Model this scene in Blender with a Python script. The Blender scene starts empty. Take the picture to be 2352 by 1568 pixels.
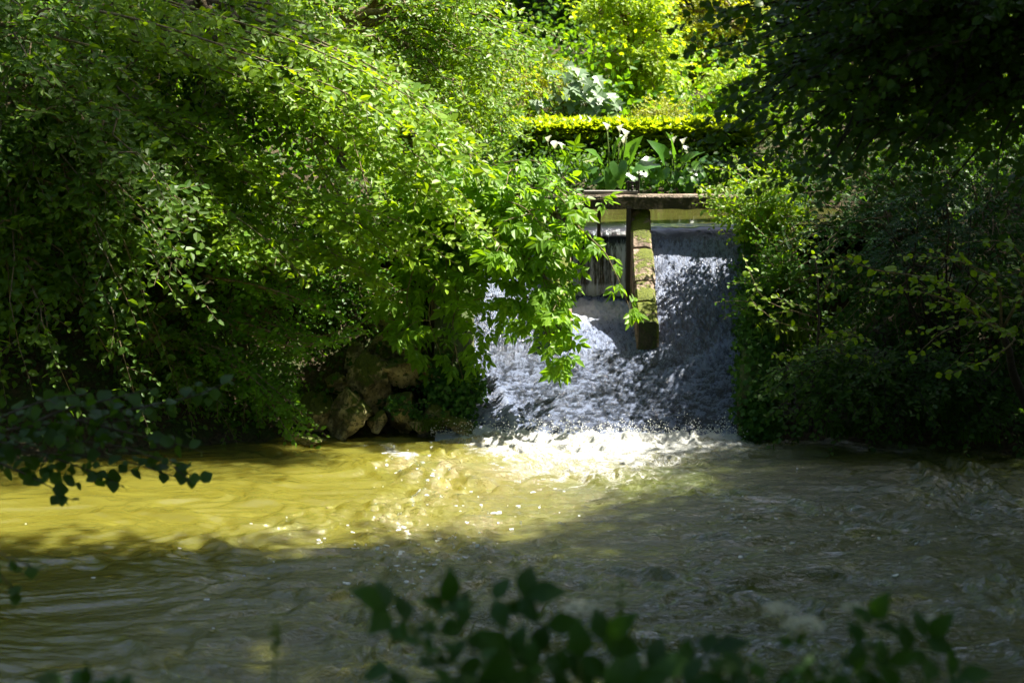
import bpy, math, random
import numpy as np
from mathutils import Vector

random.seed(5)
rng = np.random.default_rng(11)
SC = bpy.context.scene
COL = SC.collection
R = math.radians
UP = np.array([0.0, 0.0, 1.0])

# ------------------------------------------------------------------ camera geometry
F = 3920.0                      # focal length in photo pixels (2352 wide)
CAMZ = 3.6
PITCH = math.atan(584.0 / F)
CP, SP = math.cos(PITCH), math.sin(PITCH)


def at(px, py, Y):
    """World point seen at a photo pixel (2352 x 1568) at world depth Y."""
    dx, dy, dz = px - 1176.0, F * CP + (784.0 - py) * SP, -F * SP + (784.0 - py) * CP
    k = Y / dy
    return np.array([dx * k, Y, CAMZ + dz * k])


def on_pool(px, py, z=0.0):
    dx, dy, dz = px - 1176.0, F * CP + (784.0 - py) * SP, -F * SP + (784.0 - py) * CP
    k = (z - CAMZ) / dz
    return np.array([dx * k, dy * k, z])


def nz(v):
    v = np.asarray(v, float)
    return v / np.maximum(np.linalg.norm(v, axis=-1, keepdims=True), 1e-9)


# ------------------------------------------------------------------ noise
_TAB = np.random.default_rng(3).random((8, 256, 256))


def vn(x, y, s=0):
    x = np.asarray(x, float); y = np.asarray(y, float)
    xi = np.floor(x).astype(int); yi = np.floor(y).astype(int)
    fx = x - xi; fy = y - yi
    fx = fx * fx * fx * (fx * (fx * 6 - 15) + 10); fy = fy * fy * fy * (fy * (fy * 6 - 15) + 10)
    t = _TAB[s % 8]
    a = t[xi & 255, yi & 255]; b = t[(xi + 1) & 255, yi & 255]
    c = t[xi & 255, (yi + 1) & 255]; d = t[(xi + 1) & 255, (yi + 1) & 255]
    return (a * (1 - fx) + b * fx) * (1 - fy) + (c * (1 - fx) + d * fx) * fy


def fbm(x, y, o=4, s=0):
    r = 0; a = 0.5
    for k in range(o):
        r = r + a * vn(x * 2 ** k + 17.3 * k, y * 2 ** k + 9.1 * k, s + k); a *= 0.5
    return r / (1 - 0.5 ** o)


def sst(a, b, x):
    t = np.clip((x - a) / (b - a), 0, 1)
    return t * t * (3 - 2 * t)


# ------------------------------------------------------------------ object helpers
def tag(o, label=None, cat=None, group=None, kind=None):
    if label: o['label'] = label
    if cat: o['category'] = cat
    if group: o['group'] = group
    if kind: o['kind'] = kind
    return o


def thing(name, loc, label, cat, group=None):
    o = bpy.data.objects.new(name, None)
    o.location = tuple(float(c) for c in loc)
    o.empty_display_size = 0.2
    COL.objects.link(o)
    return tag(o, label, cat, group)


def origin(o):
    v = np.zeros(3)
    while o is not None:
        v += np.array(o.location); o = o.parent
    return v


class MB:
    """Collects vertices and faces, links them as ONE mesh object."""

    def __init__(self):
        self.v = []; self.f = []; self.n = 0; self.att = {}

    def add(self, verts, faces):
        verts = np.asarray(verts, float).reshape(-1, 3)
        if isinstance(faces, np.ndarray):
            self.f.append(faces + self.n)
        else:
            by = {}
            for q in faces: by.setdefault(len(q), []).append(q)
            for q in by.values(): self.f.append(np.array(q, int) + self.n)
        self.v.append(verts); self.n += len(verts)

    def tube(self, pts, rad, k=5, cap=True):
        pts = np.asarray(pts, float); m = len(pts)
        rad = np.broadcast_to(np.asarray(rad, float), (m,))
        t = nz(np.gradient(pts, axis=0))
        ref = np.array([0.31, 0.87, 0.38])
        a = nz(np.cross(t, ref)); b = np.cross(t, a)
        ang = np.arange(k) / k * 2 * math.pi
        ring = (np.cos(ang)[None, :, None] * a[:, None, :] + np.sin(ang)[None, :, None] * b[:, None, :]) * rad[:, None, None] + pts[:, None, :]
        i = np.arange(m - 1)[:, None] * k; j = np.arange(k)[None, :]; j2 = (j + 1) % k
        fq = np.stack([i + j, i + j2, i + k + j2, i + k + j], -1).reshape(-1, 4)
        self.add(ring.reshape(-1, 3), fq)
        if cap:
            b0 = self.n - m * k
            self.f.append(np.array([[b0 + q for q in range(k)][::-1]]))
            self.f.append(np.array([[b0 + (m - 1) * k + q for q in range(k)]]))

    def box(self, lo, hi):
        x0, y0, z0 = lo; x1, y1, z1 = hi
        self.add([(x0, y0, z0), (x1, y0, z0), (x1, y1, z0), (x0, y1, z0), (x0, y0, z1), (x1, y0, z1), (x1, y1, z1), (x0, y1, z1)],
                 [(3, 2, 1, 0), (4, 5, 6, 7), (0, 1, 5, 4), (1, 2, 6, 5), (2, 3, 7, 6), (3, 0, 4, 7)])

    def build(self, name, mat, parent=None, smooth=False, face_att=None, vert_att=None):
        v = np.concatenate(self.v) if self.v else np.zeros((0, 3))
        if parent is not None: v = v - origin(parent)
        me = bpy.data.meshes.new(name)
        me.vertices.add(len(v)); me.vertices.foreach_set('co', v.astype(np.float32).ravel())
        tot = np.concatenate([np.full(len(q), q.shape[1]) for q in self.f])
        idx = np.concatenate([q.ravel() for q in self.f])
        st = np.concatenate([[0], np.cumsum(tot)[:-1]])
        me.loops.add(len(idx)); me.loops.foreach_set('vertex_index', idx.astype(np.int32))
        me.polygons.add(len(tot)); me.polygons.foreach_set('loop_start', st.astype(np.int32))
        me.polygons.foreach_set('use_smooth', np.full(len(tot), smooth))
        for dom, dct in (('FACE', face_att), ('POINT', vert_att)):
            for nme, arr in (dct or {}).items():
                at_ = me.attributes.new(nme, 'FLOAT', dom)
                at_.data.foreach_set('value', np.asarray(arr, np.float32))
        me.update(calc_edges=True)
        me.validate()
        me.materials.append(mat)
        o = bpy.data.objects.new(name, me)
        COL.objects.link(o)
        if parent is not None: o.parent = parent
        return o


# ------------------------------------------------------------------ materials
def newmat(name):
    m = bpy.data.materials.new(name); m.use_nodes = True
    nt = m.node_tree; nt.nodes.clear()
    return m, nt


class NT:
    def __init__(self, name):
        self.m, self.t = newmat(name)
        self.out = self.n('ShaderNodeOutputMaterial')

    def n(self, typ, **kw):
        nd = self.t.nodes.new(typ)
        for k, v in kw.items(): setattr(nd, k, v)
        return nd

    def l(self, a, b): self.t.links.new(a, b)

    def val(self, sock, v):
        if hasattr(v, 'is_linked') or hasattr(v, 'links'): self.l(v, sock)
        else: sock.default_value = v

    def math(self, op, a, b=None, c=None, clamp=False):
        nd = self.n('ShaderNodeMath', operation=op, use_clamp=clamp)
        self.val(nd.inputs[0], a)
        if b is not None: self.val(nd.inputs[1], b)
        if c is not None: self.val(nd.inputs[2], c)
        return nd.outputs[0]

    def mix(self, f, a, b):
        nd = self.n('ShaderNodeMix', data_type='RGBA')
        self.val(nd.inputs['Factor'], f)
        self.val(nd.inputs[6], a); self.val(nd.inputs[7], b)
        return nd.outputs[2]

    def noise(self, scale, detail=4, rough=0.55, vec=None, dist=0.0):
        nd = self.n('ShaderNodeTexNoise')
        nd.inputs['Scale'].default_value = scale; nd.inputs['Detail'].default_value = detail
        nd.inputs['Roughness'].default_value = rough; nd.inputs['Distortion'].default_value = dist
        if vec is not None: self.l(vec, nd.inputs['Vector'])
        return nd.outputs['Fac']

    def pos(self, scale=(1, 1, 1), rot=(0, 0, 0)):
        g = self.n('ShaderNodeNewGeometry')
        mp = self.n('ShaderNodeMapping'); mp.inputs['Scale'].default_value = scale; mp.inputs['Rotation'].default_value = rot
        self.l(g.outputs['Position'], mp.inputs['Vector'])
        return mp.outputs[0]

    def step(self, a, b, x):
        nd = self.n('ShaderNodeMapRange', interpolation_type='SMOOTHSTEP')
        self.val(nd.inputs['Value'], x)
        nd.inputs['From Min'].default_value = a; nd.inputs['From Max'].default_value = b
        return nd.outputs[0]

    def attr(self, name):
        nd = self.n('ShaderNodeAttribute'); nd.attribute_name = name
        return nd.outputs['Fac']

    def bump(self, h, strength=0.5, dist=0.02, normal=None):
        nd = self.n('ShaderNodeBump'); nd.inputs['Strength'].default_value = strength; nd.inputs['Distance'].default_value = dist
        self.l(h, nd.inputs['Height'])
        if normal is not None: self.l(normal, nd.inputs['Normal'])
        return nd.outputs[0]

    def bsdf(self, col, rough=0.6, spec=0.5, normal=None):
        b = self.n('ShaderNodeBsdfPrincipled')
        self.val(b.inputs['Base Color'], col); self.val(b.inputs['Roughness'], rough)
        self.val(b.inputs['Specular IOR Level'], spec)
        if normal is not None: self.l(normal, b.inputs['Normal'])
        return b.outputs[0]

    def done(self, sh):
        self.l(sh, self.out.inputs['Surface']); return self.m


def c4(c): return (c[0], c[1], c[2], 1.0)


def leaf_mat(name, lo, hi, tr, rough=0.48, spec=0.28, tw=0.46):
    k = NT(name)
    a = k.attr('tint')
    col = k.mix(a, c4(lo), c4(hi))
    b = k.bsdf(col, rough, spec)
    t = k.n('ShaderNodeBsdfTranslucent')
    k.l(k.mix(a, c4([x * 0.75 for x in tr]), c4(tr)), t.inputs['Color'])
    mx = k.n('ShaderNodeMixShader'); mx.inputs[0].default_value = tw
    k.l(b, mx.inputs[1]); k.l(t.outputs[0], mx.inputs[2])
    return k.done(mx.outputs[0])


def bark_mat(name, a, b, scale=18):
    k = NT(name)
    p = k.pos((1, 1, 0.25))
    n = k.noise(scale, 6, 0.65, p)
    return k.done(k.bsdf(k.mix(k.step(0.3, 0.7, n), c4(a), c4(b)), 0.85, 0.3, k.bump(n, 0.8, 0.02)))


def stone_mat(name, a, b, moss, moss_lo=0.45, moss_hi=0.62, up=0.35, scale=5.0, wet=0.75):
    """Stone with grain, lichen blotches and a moss coat of its own shape."""
    k = NT(name)
    p = k.pos()
    n1 = k.noise(scale, 8, 0.62, p); n2 = k.noise(scale * 6, 6, 0.6, p); n3 = k.noise(scale * 0.6, 5, 0.65, p, 0.6)
    g = k.n('ShaderNodeNewGeometry'); sx = k.n('ShaderNodeSeparateXYZ'); k.l(g.outputs['Normal'], sx.inputs[0])
    c = k.mix(k.step(0.38, 0.62, n1), c4(a), c4(b))
    c = k.mix(k.math('MULTIPLY', k.step(0.53, 0.62, n2), 0.75), c, c4([x * 0.22 for x in a]))
    m = k.math('ADD', n3, k.math('MULTIPLY', k.math('SUBTRACT', sx.outputs['Z'], 0.5), up))
    m = k.math('ADD', m, k.math('MULTIPLY', k.math('SUBTRACT', n2, 0.5), 0.35))
    mk = k.step(moss_lo, moss_hi, m)
    mc = k.mix(k.step(0.35, 0.65, k.noise(60, 3, 0.6, p)), c4(moss), c4([moss[0] * 1.9, moss[1] * 1.7, moss[2]]))
    c = k.mix(mk, c, mc)
    h = k.math('ADD', k.math('ADD', n1, k.math('MULTIPLY', n2, 0.5)), k.math('MULTIPLY', mk, k.noise(90, 3, 0.7, p)))
    return k.done(k.bsdf(c, wet, 0.4, k.bump(h, 0.9, 0.025)))


M = {}
M['hazel'] = leaf_mat('hazel_leaf', (0.055, 0.150, 0.006), (0.19, 0.30, 0.008), (0.40, 0.60, 0.006))  # lit copy of the leaf, sun's yellow put into the light tint
M['hazel_shaded'] = leaf_mat('hazel_leaf_shaded', (0.038, 0.105, 0.008), (0.11, 0.20, 0.010), (0.22, 0.38, 0.008))  # darker copy of the hazel leaf, shade put into its colour
M['elder'] = leaf_mat('elder_leaf', (0.050, 0.150, 0.009), (0.16, 0.29, 0.012), (0.32, 0.56, 0.008))
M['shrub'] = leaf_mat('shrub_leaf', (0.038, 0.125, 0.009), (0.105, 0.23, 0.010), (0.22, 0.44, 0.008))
M['maple'] = leaf_mat('maple_leaf', (0.16, 0.30, 0.010), (0.32, 0.43, 0.012), (0.52, 0.68, 0.008), tw=0.55)
M['gold'] = leaf_mat('golden_leaf', (0.17, 0.25, 0.008), (0.38, 0.40, 0.012), (0.58, 0.60, 0.010), tw=0.55)
M['laurel'] = leaf_mat('laurel_leaf', (0.035, 0.085, 0.008), (0.27, 0.37, 0.010), (0.46, 0.58, 0.008), 0.35, 0.35)
M['fig'] = leaf_mat('fig_leaf', (0.09, 0.16, 0.07), (0.19, 0.28, 0.14), (0.18, 0.32, 0.05), 0.45, 0.45, 0.3)
M['arum'] = leaf_mat('arum_leaf', (0.05, 0.14, 0.02), (0.10, 0.22, 0.03), (0.18, 0.40, 0.02), 0.25, 0.6, 0.35)
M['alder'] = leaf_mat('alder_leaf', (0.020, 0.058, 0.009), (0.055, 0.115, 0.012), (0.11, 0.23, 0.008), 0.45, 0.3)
M['near'] = leaf_mat('near_leaf_shaded', (0.014, 0.045, 0.005), (0.030, 0.085, 0.008), (0.05, 0.14, 0.006), 0.5, 0.2, 0.35)  # elder leaf darkened, shade on the near sprigs put into its colour
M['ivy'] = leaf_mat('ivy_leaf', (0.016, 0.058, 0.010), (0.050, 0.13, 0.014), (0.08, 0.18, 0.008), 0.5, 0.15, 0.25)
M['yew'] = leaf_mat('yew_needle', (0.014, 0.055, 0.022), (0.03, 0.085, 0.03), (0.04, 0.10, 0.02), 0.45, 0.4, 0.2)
M['cover'] = leaf_mat('cover_leaf', (0.018, 0.060, 0.008), (0.06, 0.13, 0.012), (0.10, 0.22, 0.008))
M['grass'] = leaf_mat('grass_blade', (0.04, 0.10, 0.012), (0.15, 0.21, 0.02), (0.18, 0.30, 0.01), 0.4, 0.4)
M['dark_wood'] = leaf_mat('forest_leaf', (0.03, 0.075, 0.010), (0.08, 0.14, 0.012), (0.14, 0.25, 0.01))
M['bark'] = bark_mat('grey_bark', (0.05, 0.04, 0.028), (0.13, 0.105, 0.075))
M['twig'] = bark_mat('pale_twig', (0.09, 0.068, 0.036), (0.26, 0.20, 0.11), 40)
M['darkbark'] = bark_mat('dark_bark', (0.018, 0.015, 0.012), (0.05, 0.04, 0.03))
M['stem'] = bark_mat('green_stem', (0.06, 0.10, 0.02), (0.12, 0.17, 0.03), 30)
M['pier'] = stone_mat('pier_stone', (0.13, 0.085, 0.058), (0.33, 0.235, 0.165), (0.085, 0.110, 0.005), 0.455, 0.54, 0.12, 4.2)
M['pier_end'] = stone_mat('wet_stone', (0.016, 0.014, 0.010), (0.045, 0.036, 0.024), (0.022, 0.036, 0.005), 0.34, 0.55, 0.2, 6)
M['beam'] = stone_mat('beam_stone', (0.10, 0.065, 0.045), (0.30, 0.22, 0.16), (0.028, 0.026, 0.010), 0.40, 0.58, -0.05, 5)
M['rock'] = stone_mat('boulder_stone', (0.10, 0.078, 0.028), (0.46, 0.37, 0.165), (0.055, 0.075, 0.006), 0.38, 0.56, 0.42, 5)
M['wallmoss'] = stone_mat('mossy_wall', (0.09, 0.075, 0.04), (0.20, 0.16, 0.09), (0.035, 0.06, 0.010), 0.28, 0.5, 0.3, 5)
M['wetwall'] = stone_mat('wet_wall', (0.02, 0.02, 0.018), (0.06, 0.055, 0.045), (0.02, 0.03, 0.008), 0.5, 0.7, 0.1, 6, 0.3)


def simple(name, col, rough=0.5, spec=0.5, metal=0.0, nscale=40):
    k = NT(name)
    n = k.noise(nscale, 5, 0.6, k.pos())
    b = k.n('ShaderNodeBsdfPrincipled')
    k.l(k.mix(n, c4([x * 0.6 for x in col]), c4([min(1, x * 1.25) for x in col])), b.inputs['Base Color'])
    b.inputs['Roughness'].default_value = rough; b.inputs['Metallic'].default_value = metal
    b.inputs['Specular IOR Level'].default_value = spec
    k.l(k.bump(n, 0.4, 0.004), b.inputs['Normal'])
    return k.done(b.outputs[0])


M['iron'] = simple('rusty_iron', (0.045, 0.035, 0.03), 0.6, 0.5, 0.5)
M['oldwood'] = simple('old_wood', (0.05, 0.035, 0.022), 0.8, 0.3)
M['greyplank'] = simple('weathered_plank', (0.22, 0.20, 0.18), 0.8, 0.3)
M['petal'] = leaf_mat('white_spathe', (0.78, 0.78, 0.72), (0.84, 0.84, 0.80), (0.7, 0.72, 0.55), 0.4, 0.4, 0.3)
M['spadix'] = simple('yellow_spadix', (0.6, 0.42, 0.03), 0.6)
M['floret'] = leaf_mat('cream_floret', (0.66, 0.64, 0.46), (0.80, 0.78, 0.62), (0.55, 0.55, 0.35), 0.6, 0.3, 0.35)


def ground_mat():
    k = NT('leaf_litter_soil')
    p = k.pos()
    n = k.noise(3.5, 8, 0.65, p); n2 = k.noise(26, 6, 0.65, p)
    c = k.mix(k.step(0.35, 0.65, n2), c4((0.025, 0.018, 0.010)), c4((0.085, 0.062, 0.033)))
    c = k.mix(k.step(0.45, 0.6, n), c, c4((0.035, 0.055, 0.012)))
    return k.done(k.bsdf(c, 0.9, 0.2, k.bump(k.math('ADD', n, n2), 0.9, 0.05)))


M['ground'] = ground_mat()


def pool_mat():
    k = NT('turbid_pool_water')
    p = k.pos(); ps = k.pos((1.0, 2.6, 1), (0, 0, R(14))); pf = k.pos((1.0, 2.0, 1), (0, 0, R(-25)))
    foam = k.attr('foam')
    n1 = k.noise(4.2, 8, 0.72, pf, 1.9); n2 = k.noise(38, 6, 0.7, p, 0.8)
    v = k.math('ADD', foam, k.math('MULTIPLY', k.math('SUBTRACT', n1, 0.5), 1.9))
    v = k.math('ADD', v, k.math('MULTIPLY', k.math('SUBTRACT', n2, 0.5), 0.75))
    mk = k.step(0.48, 0.80, v)
    silt = k.mix(k.noise(0.9, 4, 0.6, ps), c4((0.084, 0.074, 0.007)), c4((0.124, 0.117, 0.021)))
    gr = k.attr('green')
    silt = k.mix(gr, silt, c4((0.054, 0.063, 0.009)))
    milk = k.math('MULTIPLY', k.step(0.36, 0.85, k.math('ADD', foam, k.math('MULTIPLY', k.math('SUBTRACT', n1, 0.5), 0.7))), 0.75)
    silt = k.mix(milk, silt, c4((0.46, 0.45, 0.33)))
    c = k.mix(mk, silt, k.mix(n2, c4((0.42, 0.42, 0.36)), c4((0.80, 0.80, 0.76))))
    chop = k.attr('chop')
    w1 = k.noise(6.5, 3, 0.55, ps, 0.4); w2 = k.noise(17, 4, 0.6, k.pos((1, 2.2, 1), (0, 0, R(-18))), 0.9); w3 = k.noise(45, 3, 0.6, p, 0.6)
    h = k.math('ADD', k.math('MULTIPLY', w1, 0.25), k.math('MULTIPLY', w2, k.math('MULTIPLY_ADD', chop, 0.38, 0.08)))
    h = k.math('ADD', h, k.math('MULTIPLY', w3, k.math('MULTIPLY', chop, 0.05)))
    h = k.math('ADD', h, k.math('MULTIPLY', mk, k.math('MULTIPLY', n2, 0.8)))
    nb = k.bump(h, 1.0, 0.045)
    ro = k.math('MULTIPLY_ADD', mk, 0.5, 0.05)
    b = k.n('ShaderNodeBsdfPrincipled')                    # silt in the water scatters light sideways
    b.subsurface_method = 'BURLEY'
    k.l(c, b.inputs['Base Color']); k.l(ro, b.inputs['Roughness']); k.l(nb, b.inputs['Normal'])
    b.inputs['Specular IOR Level'].default_value = 1.0
    k.l(k.math('SUBTRACT', 1.0, k.math('ADD', mk, k.math('MULTIPLY', milk, 1.3)), clamp=True), b.inputs['Subsurface Weight'])
    b.inputs['Subsurface Radius'].default_value = (1.0, 0.85, 0.42); b.inputs['Subsurface Scale'].default_value = 0.36
    return k.done(b.outputs[0])


def chute_mat():
    k = NT('rushing_chute_water')
    p = k.pos(); pf = k.pos((1.0, 0.30, 0.45)); pw = k.pos((0.8, 2.0, 2.0))
    foam = k.attr('foam'); low = k.attr('low')
    n1 = k.noise(38, 5, 0.68, pf, 0.6); n1b = k.noise(34, 5, 0.7, pw, 1.0); n2 = k.noise(3.2, 5, 0.6, p, 0.8); n3 = k.noise(85, 3, 0.6, p)
    nn = k.mix(low, n1, n1b)
    v = k.math('ADD', k.math('MULTIPLY', k.math('SUBTRACT', nn, 0.5), 1.9), k.math('MULTIPLY', k.math('SUBTRACT', n2, 0.5), 0.7))
    v = k.math('ADD', v, k.math('MULTIPLY', k.attr('crest'), k.math('MULTIPLY_ADD', low, 0.45, 0.25)))
    v = k.math('ADD', v, k.math('MULTIPLY', k.math('SUBTRACT', n3, 0.5), 0.9))
    v = k.math('ADD', v, foam)
    mk = k.step(-0.15, 0.75, v)
    c = k.mix(mk, c4((0.018, 0.023, 0.034)), k.mix(k.step(0.45, 0.95, foam), c4((0.15, 0.19, 0.305)), c4((0.50, 0.53, 0.58))))  # blue of the sky light put into the foam colour
    h = k.math('ADD', nn, k.math('MULTIPLY', n3, 0.4))
    nb = k.bump(h, 0.9, 0.03)
    smooth = k.attr('smooth')
    nb2 = k.n('ShaderNodeMix', data_type='VECTOR')
    g = k.n('ShaderNodeNewGeometry')
    k.l(smooth, nb2.inputs['Factor']); k.l(nb, nb2.inputs[4]); k.l(g.outputs['Normal'], nb2.inputs[5])
    return k.done(k.bsdf(c, k.math('MULTIPLY_ADD', mk, 0.35, 0.10), 0.5, nb2.outputs[1]))


def fall_mat():
    k = NT('thin_falling_water')
    p1 = k.pos((1.0, 1.0, 0.05)); p2 = k.pos((1, 1, 0.16))
    n1 = k.noise(26, 5, 0.7, p1, 0.15); n2 = k.noise(70, 4, 0.65, p2); n0 = k.noise(7, 3, 0.5, p1)
    lip = k.attr('foam')
    v = k.math('ADD', k.math('MULTIPLY', n1, 0.65), k.math('MULTIPLY', n2, 0.35))
    v = k.math('ADD', v, k.math('MULTIPLY', k.math('SUBTRACT', n0, 0.5), 0.75))
    v = k.math('ADD', v, lip)
    mk = k.step(0.40, 0.68, v)
    c = k.mix(mk, c4((0.012, 0.013, 0.014)), c4((0.55, 0.60, 0.72)))
    return k.done(k.bsdf(c, k.math('MULTIPLY_ADD', mk, 0.3, 0.1), 0.5, k.bump(v, 0.7, 0.02)))


def pond_mat():
    k = NT('still_pond_water')
    p = k.pos((1, 2.0, 1))
    h = k.noise(5, 3, 0.5, p)
    return k.done(k.bsdf(c4((0.075, 0.075, 0.018)), 0.04, 0.5, k.bump(h, 0.25, 0.02)))


M['pool'] = pool_mat(); M['chute'] = chute_mat(); M['fall'] = fall_mat(); M['pond'] = pond_mat()
M['foam'] = simple('white_foam', (0.78, 0.78, 0.73), 0.7, 0.3, 0, 60)

# ------------------------------------------------------------------ leaves
FLAT = (np.array([(0, 0, 0), (-.36, .30, .10), (-.30, .68, .08), (0, 1, 0), (.30, .68, .08), (.36, .30, .10)]),
        np.array([(0, 3, 2, 1), (0, 5, 4, 3)]))


def curved(ws, bend=0.12, fold=0.14):
    n = len(ws); v = []
    for i, w in enumerate(ws):
        t = i / (n - 1)
        z = -bend * (t - 0.2) ** 2 * 2
        v += [(-w, t, z + fold * w * 1.2), (0, t, z), (w, t, z + fold * w * 1.2)]
    f = []
    for i in range(n - 1):
        a = i * 3
        f += [(a, a + 1, a + 4, a + 3), (a + 1, a + 2, a + 5, a + 4)]
    return np.array(v, float), np.array(f)


ROUND = curved([.03, .30, .44, .47, .42, .26, .06], 0.14)
OVAL = curved([.02, .20, .30, .31, .24, .12, .005], 0.2)
LANCE = (np.array([(0, 0, 0), (-.23, .28, .07), (-.19, .62, .03), (0, 1, -.10), (.19, .62, .03), (.23, .28, .07)]),
         np.array([(0, 3, 2, 1), (0, 5, 4, 3)]))
BLADE = (np.array([(-.02, 0, 0), (.02, 0, 0), (-.017, .5, .02), (.017, .5, .02), (0, 1, -.10)]), None)


def lobed():
    pts = [(0, 0), (.16, .02), (.42, .10), (.30, .26), (.55, .52), (.25, .50), (.20, .62), (0, 1.0),
           (-.20, .62), (-.25, .50), (-.55, .52), (-.30, .26), (-.42, .10), (-.16, .02)]
    v = [(x, y, 0.10 * abs(x) - 0.16 * y * y) for x, y in pts] + [(0, .34, -.05)]
    c = len(v) - 1; n = len(pts)
    return np.array(v, float), np.array([(i, (i + 1) % n, c) for i in range(n)])


LOBED = lobed()


class Leaves:
    def __init__(self):
        self.P = []; self.D = []; self.N = []; self.S = []; self.T = []

    def add(self, P, D, N, S, T):
        P = np.atleast_2d(P); n = len(P)
        self.P.append(P); self.D.append(np.broadcast_to(D, (n, 3))); self.N.append(np.broadcast_to(N, (n, 3)))
        self.S.append(np.broadcast_to(S, (n,))); self.T.append(np.broadcast_to(T, (n,)))

    def count(self): return sum(len(p) for p in self.P)

    def build(self, name, mat, tpl, parent=None, width=1.0, smooth=False):
        P = np.concatenate(self.P); D = nz(np.concatenate(self.D)); N = np.concatenate(self.N)
        S = np.concatenate(self.S); T = np.concatenate(self.T)
        sd = nz(np.cross(D, N)); N = np.cross(sd, D)
        tv, tf = tpl
        wv = rng.uniform(0.82, 1.15, len(P)) * width
        V = P[:, None, :] + S[:, None, None] * (tv[None, :, 0, None] * (wv[:, None, None] * sd[:, None, :]) + tv[None, :, 1, None] * D[:, None, :] + tv[None, :, 2, None] * N[:, None, :])
        k = len(tv)
        Fq = (tf[None] + (np.arange(len(P)) * k)[:, None, None]).reshape(-1, tf.shape[1])
        b = MB(); b.add(V.reshape(-1, 3), Fq)
        return b.build(name, mat, parent, smooth, face_att={'tint': np.repeat(np.clip(T, 0, 1), len(tf))})


OUT = nz([0.3, -0.8, 0.2])


def rn(n, s=1.0): return rng.normal(0, s, (n, 3))


def twig(L, p, d, length, sp, base_t, B=None):
    """One leafy twig: alternate leaves in a plane, or pairs of compound leaves."""
    d = nz(d); out = sp.get('out', OUT)
    n0 = nz(sp['a'] * UP + sp['b'] * out + rn(1, 0.22)[0])
    if sp.get('compound'):
        step = sp['gapc']; n = max(1, int(length / step))
        for i in range(n):
            s = (i + 0.7) / n * length
            q = p + d * s; q = q - UP * sp['droop'] * s * s
            side = nz(np.cross(d, n0))
            last = i == n - 1
            for sg in ((-1, 1, 0) if last else (-1, 1)):
                r = nz(d * (0.55 if sg else 1.0) + side * sg * 0.75 + rn(1, 0.22)[0] - UP * sp['ldroop'] * rng.uniform(.4, 1.3))
                nn = nz(n0 + rn(1, 0.3)[0]); s2 = nz(np.cross(r, nn)); sz = sp['size'] * rng.uniform(.75, 1.2)
                tt = base_t + rng.normal(0, 0.14) + (0.18 if last else 0)
                pos = []; dr = []; ss = []
                for kk, fr in ((0, .55), (1, 1.05)):
                    for g in (-1, 1):
                        pos.append(q + r * sz * fr); dr.append(r * 0.5 + s2 * g * 0.85 - UP * 0.2); ss.append(sz * rng.uniform(.8, 1))
                pos.append(q + r * sz * 1.15); dr.append(r); ss.append(sz * 1.1)
                pos = np.array(pos); dr = np.array(dr) + rn(5, .1)
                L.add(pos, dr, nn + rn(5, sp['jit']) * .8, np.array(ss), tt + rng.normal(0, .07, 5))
        if B is not None:
            ss = np.linspace(0, length, 4)[:, None]; B.tube(p + d * ss - UP * sp['droop'] * ss * ss, np.linspace(.004, .002, 4), 3, False)
        return
    n = max(3, int(length / sp['sp']))
    s = (np.arange(n) + 0.6) / n * length
    P = p + d * s[:, None]; P[:, 2] -= sp['droop'] * s * s
    sg = np.where(np.arange(n) % 2, 1.0, -1.0)[:, None]
    side = nz(np.cross(d, n0))
    D = d * 0.6 + sg * side * 0.8 + rn(n, 0.28) - UP * sp['ldroop'] * rng.uniform(0.2, 1.2, (n, 1))
    S = sp['size'] * rng.uniform(0.45, 1.28, n) * (1 - 0.25 * (s / length) ** 3)
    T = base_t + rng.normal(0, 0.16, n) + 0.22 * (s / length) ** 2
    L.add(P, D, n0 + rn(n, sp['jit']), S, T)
    if B is not None:
        ss = np.linspace(0, length, 4)[:, None]
        B.tube(p + d * ss - UP * sp['droop'] * ss * ss, np.linspace(.004, .0018, 4), 3, False)


def bez(p0, p1, arch, n=10, wob=0.07):
    L = np.linalg.norm(p1 - p0); c = (p0 + p1) / 2 + UP * arch * L
    t = np.linspace(0, 1, n)[:, None]
    q = (1 - t) ** 2 * p0 + 2 * t * (1 - t) * c + t * t * p1
    w = rn(n, wob * L) * np.sin(t * math.pi) * 0.5
    return q + w


def path(pts, n=14):
    """Catmull-Rom through the given points."""
    P = [np.asarray(p, float) for p in pts]; P = [2 * P[0] - P[1]] + P + [2 * P[-1] - P[-2]]
    out = []
    for i in range(1, len(P) - 2):
        for t in np.linspace(0, 1, max(3, n // (len(P) - 3)), endpoint=(i == len(P) - 3)):
            a, b, c, d = P[i - 1], P[i], P[i + 1], P[i + 2]
            out.append(.5 * ((2 * b) + (c - a) * t + (2 * a - 5 * b + 4 * c - d) * t * t + (3 * b - 3 * c + d - a) * t ** 3))
    return np.array(out)


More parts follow.
